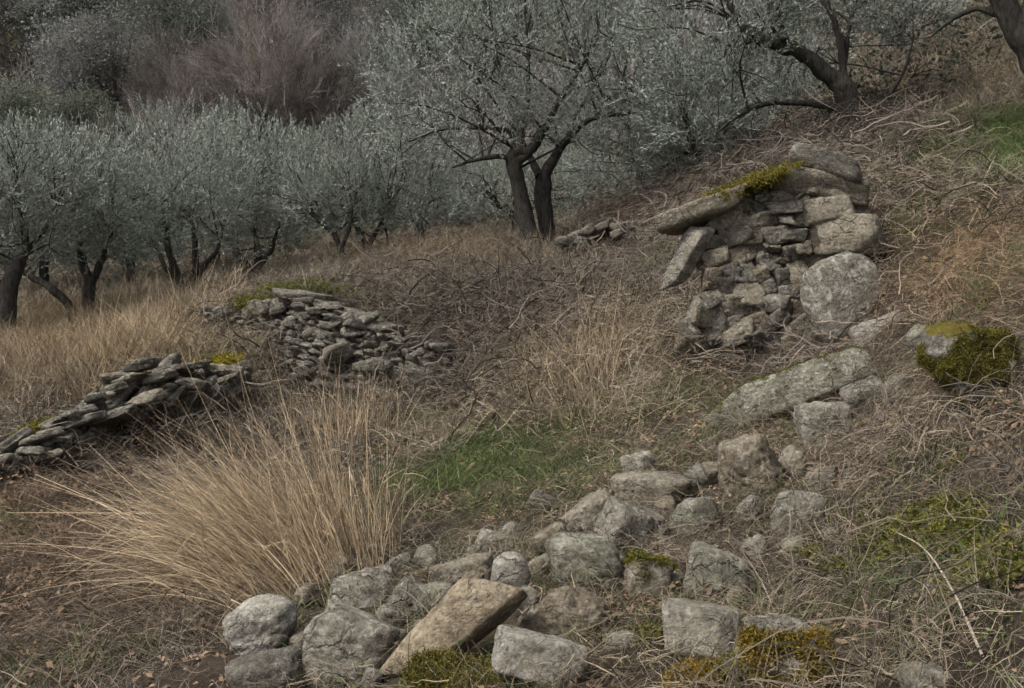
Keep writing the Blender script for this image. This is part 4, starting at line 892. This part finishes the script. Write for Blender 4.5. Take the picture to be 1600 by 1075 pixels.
for i, a in enumerate([
    ('bare_tree', 'tall pinkish bare tree on the far slope above the second olive row', 415, 47, 215, 150, PINK, 'bare', 800),
    ('grey_tree', 'broad grey-crowned tree with dark trunk on the far slope', 180, 52, 200, 190, (.165, .165, .154), 'ever', 520),
    ('evergreen_tree', 'small dark evergreen with pale slender stem below the broad grey crown', 135, 47, 112, 110, EVG2, 'ever', 420),
    ('evergreen_tree', 'dark green evergreen at the top between grey and pinkish crowns', 292, 60, 130, 115, EVG, 'ever', 500),
    ('grey_tree', 'dark grey tree at the top right of the pinkish one', 545, 56, 185, 130, (.13, .128, .124), 'ever', 420),
    ('bare_shrub', 'low reddish bare thicket left of the tall pinkish tree', 235, 46, 100, 130, (.175, .145, .132), 'bare', 420),
    ('bare_tree', 'greyish bare tree low behind the left side of the large olive crown', 575, 48, 170, 110, GRY, 'bare', 520),
    ('evergreen_tree', 'dark evergreen at the left edge above the olive row', 20, 45, 150, 120, EVG2, 'ever', 520),
    ('grey_tree', 'grey leafy tree in the top left corner', 50, 60, 180, 150, (.165, .168, .158), 'ever', 440),
    ('evergreen_tree', 'dark evergreen at the top beside the large olive crown', 650, 60, 150, 120, EVG, 'ever', 460),
    ('bare_tree', 'pinkish bare tree low between broad grey crown and tall pinkish tree', 320, 47, 140, 90, PINK, 'bare', 420),
    ('evergreen_tree', 'dark evergreen behind the broad grey crown', 105, 60, 160, 120, EVG, 'ever', 420),
    ('bare_tree', 'pinkish bare tree just right of the tall pinkish one', 490, 47, 150, 90, PINK, 'bare', 420),
    ('grey_tree', 'dim bare tree at the very top above the tall pinkish one', 430, 72, 150, 130, DRK, 'bare', 500),
    ('grey_tree', 'dim bare tree at the very top above the dark green evergreen', 250, 74, 150, 130, DRK, 'bare', 500),
    ('evergreen_tree', 'evergreen partly hidden at the upper end of the gap between big olives', 760, 55, 190, 130, EVG2, 'ever', 420),
    ('bare_tree', 'bare tree half hidden behind the big olive crowns', 960, 55, 200, 140, GRY, 'bare', 420),
    ('grey_tree', 'grey bare tree high on the slope left of the top centre', 590, 75, 150, 130, GRY, 'bare', 450),
    ('evergreen_tree', 'squat dark evergreen between the left-edge evergreen and the pale-stemmed one', 75, 44, 100, 100, EVG, 'ever', 380),
    ('evergreen_tree', 'dark evergreen just right of the pale-stemmed one', 195, 46, 90, 90, EVG, 'ever', 340),
    ('bare_tree', 'thin bare tree rising in front of the dark green evergreen', 270, 50, 150, 80, PINK, 'bare', 340),
    ('bare_tree', 'thin grey bare tree between the tall pinkish one and the large olive', 520, 49, 175, 90, GRY, 'bare', 380),
    ('evergreen_tree', 'dim evergreen at the top between pinkish and dark grey crowns', 480, 66, 150, 110, EVG, 'ever', 380),
    ('evergreen_tree', 'dim evergreen at the very top left of the dark green one', 200, 68, 150, 120, EVG2, 'ever', 380)]):
    bare_tree(a[0], a[1], a[2], a[3], a[4] * 1.18, a[5] * 1.12, a[6], 1100 + i, a[7], int(a[8] * .55))

# ------------------------------------------------------------------ ground vegetation
def grass_tufts(n, seed, blades, length, spread, width, lean=(.1, .9), droop=.6, mat=None, K=5, name='tuft', disc=False):
    out = []
    for k in range(n):
        rng = np.random.default_rng(seed + k); az = rng.uniform(0, 6.28, blades); le = rng.uniform(*lean, blades); ln = rng.uniform(*length, blades)
        b = np.stack([rng.normal(0, spread, blades), rng.normal(0, spread, blades), np.full(blades, -.02)], 1)
        if disc: b[:, :2] = np.stack([np.cos(az * 7.3), np.sin(az * 7.3)], 1) * (np.sqrt(rng.random(blades)) * spread * 1.7)[:, None]
        t = np.linspace(0, 1, K)[None, :]; ang = le[:, None] + droop * rng.uniform(.2, 1.6, (blades, 1)) * t
        st = ln[:, None] / (K - 1); wob = rng.normal(0, .25, (blades, 1)) * t
        dx = np.sin(ang) * st; dzv = np.cos(ang) * st
        hx = np.cumsum(dx, 1) - dx[:, :1]; vz = np.cumsum(dzv, 1) - dzv[:, :1]
        P = b[:, None] + np.stack([hx * np.cos(az[:, None] + wob), hx * np.sin(az[:, None] + wob), vz], 2)
        V, Q, S = ribbons(P, rng.uniform(*width, blades), rng.uniform(.35, 1.7, blades), rng)
        out.append(source(name, new_mesh(name, V, Q, True, {'shade': S}), mat))
    return out
def tangles(n, seed, count, length, wid, rise, mat, K=9, spread=.16):
    out = []
    for k in range(n):
        rng = np.random.default_rng(seed + k); p = np.stack([rng.normal(0, spread, count), rng.normal(0, spread, count), rng.uniform(0, rise, count)], 1)
        az = rng.uniform(0, 6.28, count); ln = rng.uniform(*length, count); st = ln / K; P = [p.copy()]; el = rng.normal(.25, .5, count); daz = rng.normal(0, .20, count)
        for i in range(K - 1):
            az = az + daz + rng.normal(0, .24, count); el = el * .85 + rng.normal(-.05, .28, count)
            p = p + np.stack([np.cos(az) * np.cos(el), np.sin(az) * np.cos(el), np.sin(el)], 1) * st[:, None]; p[:, 2] = np.maximum(p[:, 2], .0); P.append(p.copy())
        V, Q, S = ribbons(np.stack(P, 1), wid[0] * .7 + (wid[1] * 1.15 - wid[0] * .7) * rng.random(count) ** 2, rng.uniform(.3, 1.8, count), rng)
        out.append(source('tangle', new_mesh('tangle', V, Q, True, {'shade': S}), mat))
    return out
def litter_sources(n, seed, count, mat, leaf=.035):
    out = []
    for k in range(n):
        rng = np.random.default_rng(seed + k); p = np.stack([rng.normal(0, .12, count), rng.normal(0, .12, count), rng.uniform(.0, .03, count)], 1)
        az = rng.uniform(0, 6.28, count); e = np.stack([np.cos(az), np.sin(az), rng.normal(0, .45, count)], 1); e /= np.linalg.norm(e, axis=1, keepdims=True)
        s = np.cross(e, np.array([[0, 0, 1.]]) + rng.normal(0, .5, (count, 3))); s /= np.linalg.norm(s, axis=1, keepdims=True); ln = leaf * rng.uniform(.5, 1.3, count); wv = s * (ln * .25)[:, None]
        V = np.stack([p, p + e * (ln * .5)[:, None] + wv + np.array([0, 0, .004]), p + e * ln[:, None], p + e * (ln * .5)[:, None] - wv], 1).reshape(-1, 3)
        out.append(source('litter', new_mesh('litter', V, np.arange(count * 4).reshape(-1, 4), True, {'shade': np.repeat(rng.uniform(.5, 1.5, count), 4)}), mat))
    return out
G_THATCH = grass_tufts(6, 2000, 170, (.05, .20), .13, (.0028, .0055), (.5, 1.5), .5, M_STRAW, K=4, disc=True)
G_STRAW = grass_tufts(6, 2020, 55, (.22, .60), .13, (.006, .012), (.02, .5), .5, M_STRAW, K=5, disc=True)
G_THATCH_FAR = grass_tufts(6, 2200, 70, (.10, .30), .14, (.007, .013), (.5, 1.45), .6, M_STRAW, K=4, disc=True)
G_TANGLE_FAR = tangles(6, 2220, 85, (.18, .50), (.0035, .008), .18, M_TWIG, K=6, spread=.16)
G_GREEN = grass_tufts(5, 2040, 190, (.06, .17), .14, (.003, .006), (.2, 1.1), .7, M_GREEN, K=4, disc=True)
G_TANGLE = tangles(7, 2060, 100, (.10, .38), (.002, .0045), .13, M_TWIG, K=7, spread=.13)
G_BRAMBLE = tangles(6, 2080, 80, (.5, 1.2), (.004, .008), .40, M_TWIG, K=9, spread=.30)
G_BRAMBLE_FAR = tangles(6, 2240, 70, (.45, 1.1), (.009, .018), .50, M_TWIG, K=8, spread=.30)
G_TUSSOCK = grass_tufts(6, 2140, 150, (.14, .36), .07, (.003, .006), (.15, 1.25), .8, M_STRAW, K=5)
G_LITTER = litter_sources(4, 2100, 110, M_STRAW)
G_HERB = litter_sources(4, 2120, 80, M_GREEN, leaf=.034)

def sample_ground(n, y0, y1, seed, pw=1.6, u0=-.62, u1=.66):
    rng = np.random.default_rng(seed); t = rng.random(n); e = 2 - pw
    Y = (y0 ** e + t * (y1 ** e - y0 ** e)) ** (1 / e); X = rng.uniform(u0, u1, n) * Y; Z = height(X, Y)
    return np.stack([X, Y, Z], 1), X / Y * F + 800, HOR - Z / Y * F, rng
def patch_grid(step, y0, y1, seed, grow, u0=-.72, u1=.86):
    """jittered rows of patch centres; patches and their spacing grow with distance"""
    rng = np.random.default_rng(seed); out = []; Y = y0
    while Y < y1:
        k = 1 + grow * max(Y - 6, 0); st = step * k
        x = np.arange(u0 * Y, u1 * Y, st); out.append(np.stack([x + rng.uniform(-.5, .5, len(x)) * st, Y + rng.uniform(-.5, .5, len(x)) * st, np.full(len(x), k)], 1)); Y += st
    G = np.concatenate(out); Z = height(G[:, 0], G[:, 1]); P = np.stack([G[:, 0], G[:, 1], Z], 1)
    return P, P[:, 0] / P[:, 1] * F + 800, HOR - Z / P[:, 1] * F, G[:, 2], rng
def blob(px, row, cx, cyy, rx, ry): return np.exp(-(((px - cx) / rx) ** 2 + ((row - cyy) / ry) ** 2))
def green_map(px, row):
    g = 1.0 * blob(px, row, 720, 750, 160, 55) + .7 * blob(px, row, 880, 690, 120, 60) + 3.0 * blob(px, row, 1585, 228, 120, 45) + .6 * blob(px, row, 1480, 850, 130, 80) + .5 * blob(px, row, 1310, 880, 70, 40)
    g += .5 * blob(px, row, 1060, 620, 90, 70) + .6 * blob(px, row, 420, 1060, 90, 40) + .5 * blob(px, row, 1560, 980, 110, 90) + .3 * blob(px, row, 250, 1060, 150, 40) + .35 * blob(px, row, 520, 445, 60, 12) + .3 * blob(px, row, 1180, 1020, 300, 60)
    return g
def base_tint(P, px, row, rng):
    """colour of the dead growth, by place"""
    n = len(P); t = np.clip(.5 + .75 * fbm(P * .9, 3, 31) + rng.normal(0, .30, n), 0, 1)[:, None]
    c = np.array([.072, .060, .043]) * (1 - t) + np.array([.205, .175, .125]) * t
    g3 = np.clip(.5 + 1.6 * fbm(P * .55 + 9, 3, 37), 0, 1)[:, None]; c = c * (1 - .6 * g3) + np.array([.125, .108, .094]) * rng.uniform(.5, 1.5, (n, 1)) * .6 * g3
    def mixin(c, wgt, col): wgt = np.clip(wgt, 0, 1)[:, None]; return c * (1 - wgt) + np.array(col) * wgt * rng.uniform(.65, 1.35, (n, 1))
    c = mixin(c, .8 * blob(px, row, 120, 560, 260, 70), (.30, .225, .135))
    c = mixin(c, .75 * blob(px, row, 660, 410, 200, 32), (.24, .182, .115))
    c = mixin(c, .7 * blob(px, row, 50, 850, 210, 140), (.125, .085, .058))
    c = mixin(c, .6 * blob(px, row, 1510, 410, 170, 100), (.24, .155, .08))
    c = mixin(c, .6 * blob(px, row, 700, 500, 260, 80), (.095, .076, .058))
    c = mixin(c, .7 * blob(px, row, 960, 560, 150, 60), (.27, .215, .14))
    c = mixin(c, .6 * blob(px, row, 1040, 330, 140, 40), (.15, .108, .072))
    c = mixin(c, .7 * blob(px, row, 1480, 110, 180, 70), (.19, .148, .10))
    c = mixin(c, .6 * blob(px, row, 1350, 780, 230, 160), (.13, .108, .083))
    c = mixin(c, .5 * blob(px, row, 640, 880, 200, 60), (.165, .145, .112))
    band = np.maximum(blob(px, row, 915, 560, 75, 70), np.maximum(blob(px, row, 830, 650, 80, 40), blob(px, row, 700, 690, 90, 28)))
    c = mixin(c, .75 * band, (.29, .23, .15))
    return c
def rock_clear(P, px, row, frac=.0): return np.ones(len(P), bool)
# keep tufts out of the stones: drop points inside a stone's footprint
_RB = np.array([(b[0], b[1] + .12 * np.abs(V[:, 1]).max(), np.abs(V[:, 0]).max() * .74, np.abs(V[:, 1]).max() * .74) for b, V, _ in ROCKS])
def off_rocks(P):
    q = ((P[:, None, 0] - _RB[None, :, 0]) / _RB[None, :, 2]) ** 2 + ((P[:, None, 1] - _RB[None, :, 1]) / _RB[None, :, 3]) ** 2
    return (q > 1).all(1)
def ground_normal(P):
    e = .12; zx = height0(P[:, 0] + e, P[:, 1]) - height0(P[:, 0] - e, P[:, 1]); zy = height0(P[:, 0], P[:, 1] + e) - height0(P[:, 0], P[:, 1] - e)
    N_ = np.stack([-zx / (2 * e), -zy / (2 * e), np.ones(len(P))], 1); return N_ / np.linalg.norm(N_, axis=1, keepdims=True)
def spread(name, label, cat, key, src, step, y0, y1, seed, dens, tintf, size=(.8, 1.3), grow=.04, upright=.5):
    P, px, row, k, rng = patch_grid(step, y0, y1, seed, grow)
    dn = dens(px, row, P) * (1 - .9 * (blob(px, row, 1515, 640, 100, 50) + blob(px, row, 1230, 690, 110, 28) if cat == 'brambles' else 0)) * (1 if cat in ('grass', 'herbs') else 1 - .8 * np.clip(green_map(px, row), 0, 1))
    keep = (rng.random(len(P)) < dn) & off_rocks(P); P, px, row, k = P[keep], px[keep], row[keep], k[keep]
    N_ = ground_normal(P) * (1 - upright) + np.array([0, 0, upright]) + rng.normal(0, .06, P.shape)
    s = rng.uniform(*size, len(P)) * k
    print(name, len(P))
    o = scatter(name, key, src, P, euler_from(N_, rng.uniform(0, 6.28, len(P))), np.stack([s, s, s * k ** -.4], 1), tintf(P, px, row, rng), None, rng)
    tag(o, label, cat, kind='stuff'); return o
def greens(P, px, row, rng):
    t = rng.random((len(P), 1)); return np.array([.055, .075, .027]) * (1 - t) + np.array([.12, .148, .055]) * t
spread('matted_grass', 'matted dead grass of the foreground bank and hollow', 'dead grass', 'thatch', G_THATCH, .24, 2.4, 8.5, 41, lambda px, row, P: np.clip(1.0 - .85 * green_map(px, row) - .55 * blob(px, row, 1400, 740, 330, 330) - .45 * blob(px, row, 740, 540, 170, 90), .08, 1) * np.where(fbm(P * 1.3, 3, 57) > -.30, 1, .25), base_tint, (.85, 1.25), upright=.0)
spread('terrace_grass', 'matted dead grass on the bank and terraces beyond the rubble', 'dead grass', 'thatch_far', G_THATCH_FAR, .27, 8.5, 36, 141, lambda px, row, P: np.clip(1.0 - .85 * green_map(px, row) - .55 * blob(px, row, 1400, 740, 330, 330) - .45 * blob(px, row, 740, 540, 170, 90), .08, 1) * np.where(fbm(P * 1.3, 3, 57) > -.30, 1, .25), base_tint, (.85, 1.25), upright=.0)
spread('grass_tussocks', 'shaggy low tussocks of dead grass dotting the banks', 'dead grass', 'tussock', G_TUSSOCK, .42, 2.6, 22, 52, lambda px, row, P: np.clip(.55 * (.7 + 1.6 * fbm(P * 1.2, 3, 55)), 0, 1) * (1 - .7 * np.clip(green_map(px, row), 0, 1)), base_tint, (.5, 1.15), upright=.5)
spread('dead_twigs', 'tangle of thin dead stems and twigs over the foreground bank', 'dead twigs', 'tangle', G_TANGLE, .24, 2.4, 8.5, 42,
       lambda px, row, P: np.clip(.28 + .9 * blob(px, row, 1400, 720, 380, 380) + .7 * blob(px, row, 800, 520, 320, 130) + .35 * blob(px, row, 150, 900, 260, 160) + .4 * blob(px, row, 1000, 860, 300, 120), 0, 1),
       lambda P, px, row, rng: base_tint(P, px, row, rng) * 1.05 * np.array([1, .955, .90]), (.8, 1.2), upright=.0)
spread('twig_mat', 'mat of dead stems over the central bank and the upper slope', 'dead twigs', 'tangle_far', G_TANGLE_FAR, .30, 8.5, 24, 142,
       lambda px, row, P: np.clip(.28 + .9 * blob(px, row, 1400, 720, 380, 380) + .7 * blob(px, row, 800, 520, 320, 130) + .35 * blob(px, row, 150, 900, 260, 160) + .4 * blob(px, row, 1000, 860, 300, 120), 0, 1),
       lambda P, px, row, rng: (base_tint(P, px, row, rng) * .55 + np.array([.055, .046, .038])), (.8, 1.2), upright=.0)
spread('bramble_thicket', 'grey-brown leafless bramble thicket on the central bank', 'brambles', 'bramble_far', G_BRAMBLE_FAR, .38, 7.6, 28, 43,
       lambda px, row, P: np.clip(1.6 * blob(px, row, 700, 555, 130, 70) + .9 * blob(px, row, 480, 625, 160, 22) + .8 * blob(px, row, 180, 715, 190, 26) + 1.0 * blob(px, row, 860, 500, 170, 45) + .5 * blob(px, row, 1080, 330, 120, 40) + .6 * blob(px, row, 1480, 170, 160, 70) + .5 * blob(px, row, 1420, 330, 120, 90) + .8 * blob(px, row, 1220, 260, 140, 40) + 1.0 * blob(px, row, 1440, 640, 170, 160) + .95 * blob(px, row, 1460, 880, 220, 170), 0, 1) * .85,
       lambda P, px, row, rng: (np.array([.068, .054, .045]) + np.array([.045, .036, .028]) * blob(px, row, 1440, 700, 260, 300)[:, None]) * rng.uniform(.5, 1.7, (len(P), 1)), (.40, .80), grow=.06, upright=.2)
spread('bramble_sprawl', 'leafless bramble stems sprawling over the right foreground bank', 'brambles', 'bramble', G_BRAMBLE, .40, 3.2, 8.5, 143,
       lambda px, row, P: np.clip(1.5 * blob(px, row, 720, 555, 150, 75) + 1.0 * blob(px, row, 860, 500, 170, 45) + .5 * blob(px, row, 1080, 330, 120, 40) + .6 * blob(px, row, 1480, 170, 160, 70) + .5 * blob(px, row, 1420, 330, 120, 90) + .8 * blob(px, row, 1220, 260, 140, 40) + 1.0 * blob(px, row, 1440, 640, 170, 160) + .95 * blob(px, row, 1460, 880, 220, 170), 0, 1) * .85,
       lambda P, px, row, rng: (np.array([.085, .070, .055]) + np.array([.05, .04, .032]) * blob(px, row, 1440, 700, 260, 300)[:, None]) * rng.uniform(.5, 1.7, (len(P), 1)), (.40, .80), grow=.06, upright=.2)
spread('meadow_straw', 'upright tan straw of the meadow and terraces', 'straw', 'straw', G_STRAW, .26, 6.0, 30, 44,
       lambda px, row, P: np.clip(1.0 * blob(px, row, 120, 570, 280, 90) + .9 * blob(px, row, 250, 510, 90, 50) + .75 * blob(px, row, 660, 415, 240, 32) + .9 * blob(px, row, 915, 560, 75, 70) + .8 * blob(px, row, 830, 650, 80, 40) + .6 * blob(px, row, 700, 690, 90, 28) + .35 * blob(px, row, 1480, 120, 180, 80) + .12 * blob(px, row, 760, 450, 200, 40), 0, 1) * (P[:, 1] > 8.2),
       base_tint, (.55, 1.0), grow=.03, upright=.8)
spread('green_grass', 'short green grass in the hollow and on the banks', 'grass', 'green', G_GREEN, .22, 2.4, 26, 45, lambda px, row, P: np.clip(1.3 * green_map(px, row) * (.6 + fbm(P * 1.8, 3, 71)) + .03, 0, 1), greens, (.9, 1.5), upright=.1)
spread('leaf_litter', 'fallen brown leaves lying among the stones and dead grass', 'leaf litter', 'litter', G_LITTER, .34, 2.4, 13, 46, lambda px, row, P: np.clip(.4 + .6 * blob(px, row, 80, 880, 250, 160) + .4 * blob(px, row, 1400, 760, 300, 300), 0, 1),
       lambda P, px, row, rng: np.array([.17, .115, .075]) * rng.uniform(.6, 1.5, (len(P), 1)), (.8, 1.3), upright=.0)
spread('green_herbs', 'small green herbs and ivy leaves on the banks', 'herbs', 'herb', G_HERB, .28, 2.4, 14, 47, lambda px, row, P: np.clip(1.1 * green_map(px, row) * (.4 + 1.3 * fbm(P * 2.2, 3, 73)) + .02, 0, 1),
       lambda P, px, row, rng: greens(P, px, row, rng) * np.array([.9, 1.05, .8]), (.6, 1.2), upright=.0)
P, px, row, k_, rng = patch_grid(.028, 3.0, 7.0, 59, 0.0, u0=.12, u1=.52)
w_ = 1.1 * blob(px, row, 1450, 840, 90, 55) + .7 * blob(px, row, 1560, 900, 60, 40) + .6 * blob(px, row, 1180, 1060, 120, 20) + .5 * blob(px, row, 1330, 900, 50, 25) + .6 * blob(px, row, 960, 1000, 60, 25)
k_ = (w_ + .9 * fbm(P * 5, 4, 61) > .55) & off_rocks(P); P = P[k_] + np.array([0, 0, .045]); t = np.clip(.5 + fbm(P * 9, 3, 63), 0, 1)[:, None]
o = scatter('bank_moss', 'moss', moss_sources(), P, euler_from(ground_normal(P) + rng.normal(0, .3, P.shape), rng.uniform(0, 6.28, len(P))), rng.uniform(1.8, 3.2, len(P)), np.array([.06, .066, .014]) * (1 - t) + np.array([.16, .15, .025]) * t)
tag(o, 'yellow-green moss cushions spread over the right bank', 'moss', kind='stuff')
# undergrowth of the far slope
P, px, row, rng = sample_ground(5200, 34, 118, 48, pw=.6, u0=-.6, u1=.5)
t = np.clip(.5 + 1.1 * fbm(P * .08, 3, 81) + rng.normal(0, .2, len(P)), 0, 1)[:, None]
o = scatter('woodland_undergrowth', 'twig', SP_TWIG, P, euler_from(np.array([[0, 0, 1.]]) + rng.normal(0, .35, P.shape), rng.uniform(0, 6.28, len(P))), rng.uniform(1.2, 2.6, len(P)),
            (np.array([.135, .126, .12]) * (1 - t) + np.array([.19, .16, .148]) * t))  # undergrowth tint lifted too, haze put into the colour
tag(o, 'leafless brown undergrowth covering the far wooded slope', 'undergrowth', kind='stuff')
P, px, row, rng = sample_ground(2600, 38, 118, 58, pw=.6, u0=-.6, u1=.3)
k = (fbm(P * .11, 3, 93) > -.05) & (px < 1000); P = P[k]
o = scatter('evergreen_wood', 'leafy', SP_LEAFY, P + np.array([0, 0, .5]), euler_from(np.array([[0, 0, 1.]]) + rng.normal(0, .3, P.shape), rng.uniform(0, 6.28, len(P))), rng.uniform(1.5, 3.2, len(P)), np.array([.085, .09, .078]) * rng.uniform(.6, 1.4, (len(P), 1)))
tag(o, 'grey-green evergreen scrub wood clothing the far slope', 'wood', kind='stuff')
# evergreen scrub far up the right-hand slope
P, px, row, rng = sample_ground(520, 15.5, 60, 49, pw=.9, u0=.14, u1=.56)
k = fbm(P * .35, 3, 91) > -.02; P = P[k]
o = scatter('hillside_scrub', 'leafy', SP_LEAFY, P + np.array([0, 0, .1]), euler_from(np.array([[0, 0, 1.]]) + rng.normal(0, .3, P.shape), rng.uniform(0, 6.28, len(P))), rng.uniform(.5, 1.1, len(P)), np.array([.06, .066, .045]) * rng.uniform(.6, 1.4, (len(P), 1)))
tag(o, 'grey-green low scrub dotting the slope at the top right', 'scrub', kind='stuff')

# --- clumps of tall straw
def straw_clump(name, label, cx, cyy, bw, bh, origin, lengths, n, seed, mat, depth=.35, wid=(.0028, .0052), bend=.35, fine=False, curl=.12):
    rng = np.random.default_rng(seed); g = ground_at(cx, cyy); base = g.copy(); k = g[1] / F
    u = rng.normal(0, .36, n).clip(-1, 1); bx = cx + u * bw; br = cyy + rng.normal(0, .35, n).clip(-1, 1) * bh
    X = (bx - 800) * k; Y = g[1] + rng.normal(0, depth * .5, n) - (br - cyy) * k * 1.2; Z = height(X, Y) - .03
    d = np.stack([(bx - origin[0]), rng.normal(0, 22, n), np.full(n, origin[1] - cyy) + rng.normal(0, 10, n)], 1)
    d[:, 0] += rng.normal(0, 16 if fine else 22, n)
    if fine: d[:, 0] = np.minimum(d[:, 0], 10 + rng.normal(0, 5, n))
    d /= np.linalg.norm(d, axis=1, keepdims=True)
    ln = rng.uniform(*lengths, n) * (1 - .25 * np.abs(rng.normal(0, .5, n)).clip(0, 1)); K = 8; t = np.linspace(0, 1, K)[None, :, None]
    sag = np.array([0, 0, -1.]) * (bend * (1 - d[:, 2:3]))[:, None] * t ** 2; side = rng.normal(0, curl, (n, 1, 3)) * t ** 2
    Pl = np.stack([X, Y, Z], 1)[:, None] + (d[:, None] * t + sag + side) * ln[:, None, None] - base
    kink = (rng.random(n) < .22)[:, None, None] * np.maximum(t - rng.uniform(.35, .75, (n, 1, 1)), 0) * (rng.normal(0, .8, (n, 1, 3)) + np.array([0, 0, -.9])) * ln[:, None, None]
    Pl = Pl + kink
    Pl[:, :, 2] = np.maximum(Pl[:, :, 2], (Z - base[2])[:, None] + .01)
    B = Batch(); V, Q, S = ribbons(Pl, rng.uniform(*wid, n), rng.uniform(.25, 1.65, n), rng); B.add(V, Q, S)
    # thin side leaves along the stems
    m = n; i = rng.integers(0, n, m); j = rng.integers(2, 6, m); st = Pl[i, j]; dv = Pl[i, j + 1] - Pl[i, j]; dv = dv / np.linalg.norm(dv, axis=1, keepdims=True) + rng.normal(0, .4, (m, 3)); l2 = rng.uniform(.06, .2, m)
    P2 = st[:, None] + (dv[:, None] * np.linspace(0, 1, 4)[None, :, None] + np.array([0, 0, -.5]) * np.linspace(0, 1, 4)[None, :, None] ** 2) * l2[:, None, None]
    V, Q, S = ribbons(P2, rng.uniform(.0025, .005, m), rng.uniform(.55, 1.25, m), rng); B.add(V, Q, S)
    o = link(name, B.mesh(name), mat); o.location = base; tag(o, label, 'grass clump', 'clumps of tall dry grass'); return o
straw_clump('grass_clump', 'huge fan-shaped clump of tall tan grass leaning left in the foreground', 470, 892, 150, 30, (598, 1015), (.50, 1.22), 3000, 71, M_CLUMP, depth=.5, wid=(.0028, .0062), fine=True, curl=.17)
straw_clump('grass_clump', 'low tangled grey-brown grass skirting the left foot of the fan-shaped clump', 330, 905, 130, 40, (480, 990), (.25, .62), 1300, 75, veg_material('old_straw', .15, constant=(.20, .155, .115)), depth=.8, bend=.8, curl=.35)
M_CLUMP2 = veg_material('pale_straw', .2, constant=(.30, .235, .155))
straw_clump('grass_clump', 'yellowish clump of arching grass on the central bank beside the brambles', 930, 612, 110, 30, (940, 720), (.30, .90), 380, 72, M_CLUMP2, depth=1.2, wid=(.004, .008), bend=1.0, curl=.35)
straw_clump('grass_clump', 'slender upright grass stems in front of the curved wall', 545, 690, 90, 18, (548, 860), (.40, .75), 200, 73, M_CLUMP, depth=.5, wid=(.004, .007))
straw_clump('grass_clump', 'tall meadow straw at the left end of the curved wall', 250, 540, 130, 14, (250, 680), (.35, .80), 1300, 74, M_CLUMP, depth=1.6, wid=(.005, .009), curl=.25)

# --- single long stalks that stand out
def stalk(name, label, pts, r, col, cat='stalk'):
    P = np.array(pts); b = P[0].copy(); V, Q = tube(spline(P - b, 16), np.linspace(r, r * .4, 16), 5, .15)
    o = link(name, new_mesh(name, V, Q, True, {'shade': np.ones(len(V))}), veg_material('stalk_' + name, 0, constant=col)); o.location = b; tag(o, label, cat)
def on_ground(px, row, up): g = ground_at(px, row); return g + np.array([0, 0, up])
stalk('dead_stalk', 'long pale dead stalk lying across the lower right bank', [on_ground(1535, 1045, .03), on_ground(1490, 975, .10), on_ground(1445, 915, .13), on_ground(1400, 870, .10)], .006, (.32, .27, .21))
stalk('fallen_stem', 'long pale grass stem stretched out left of the fan-shaped clump', [on_ground(330, 905, .05), on_ground(240, 870, .12), on_ground(150, 830, .18), on_ground(55, 790, .22)], .005, (.33, .26, .18))
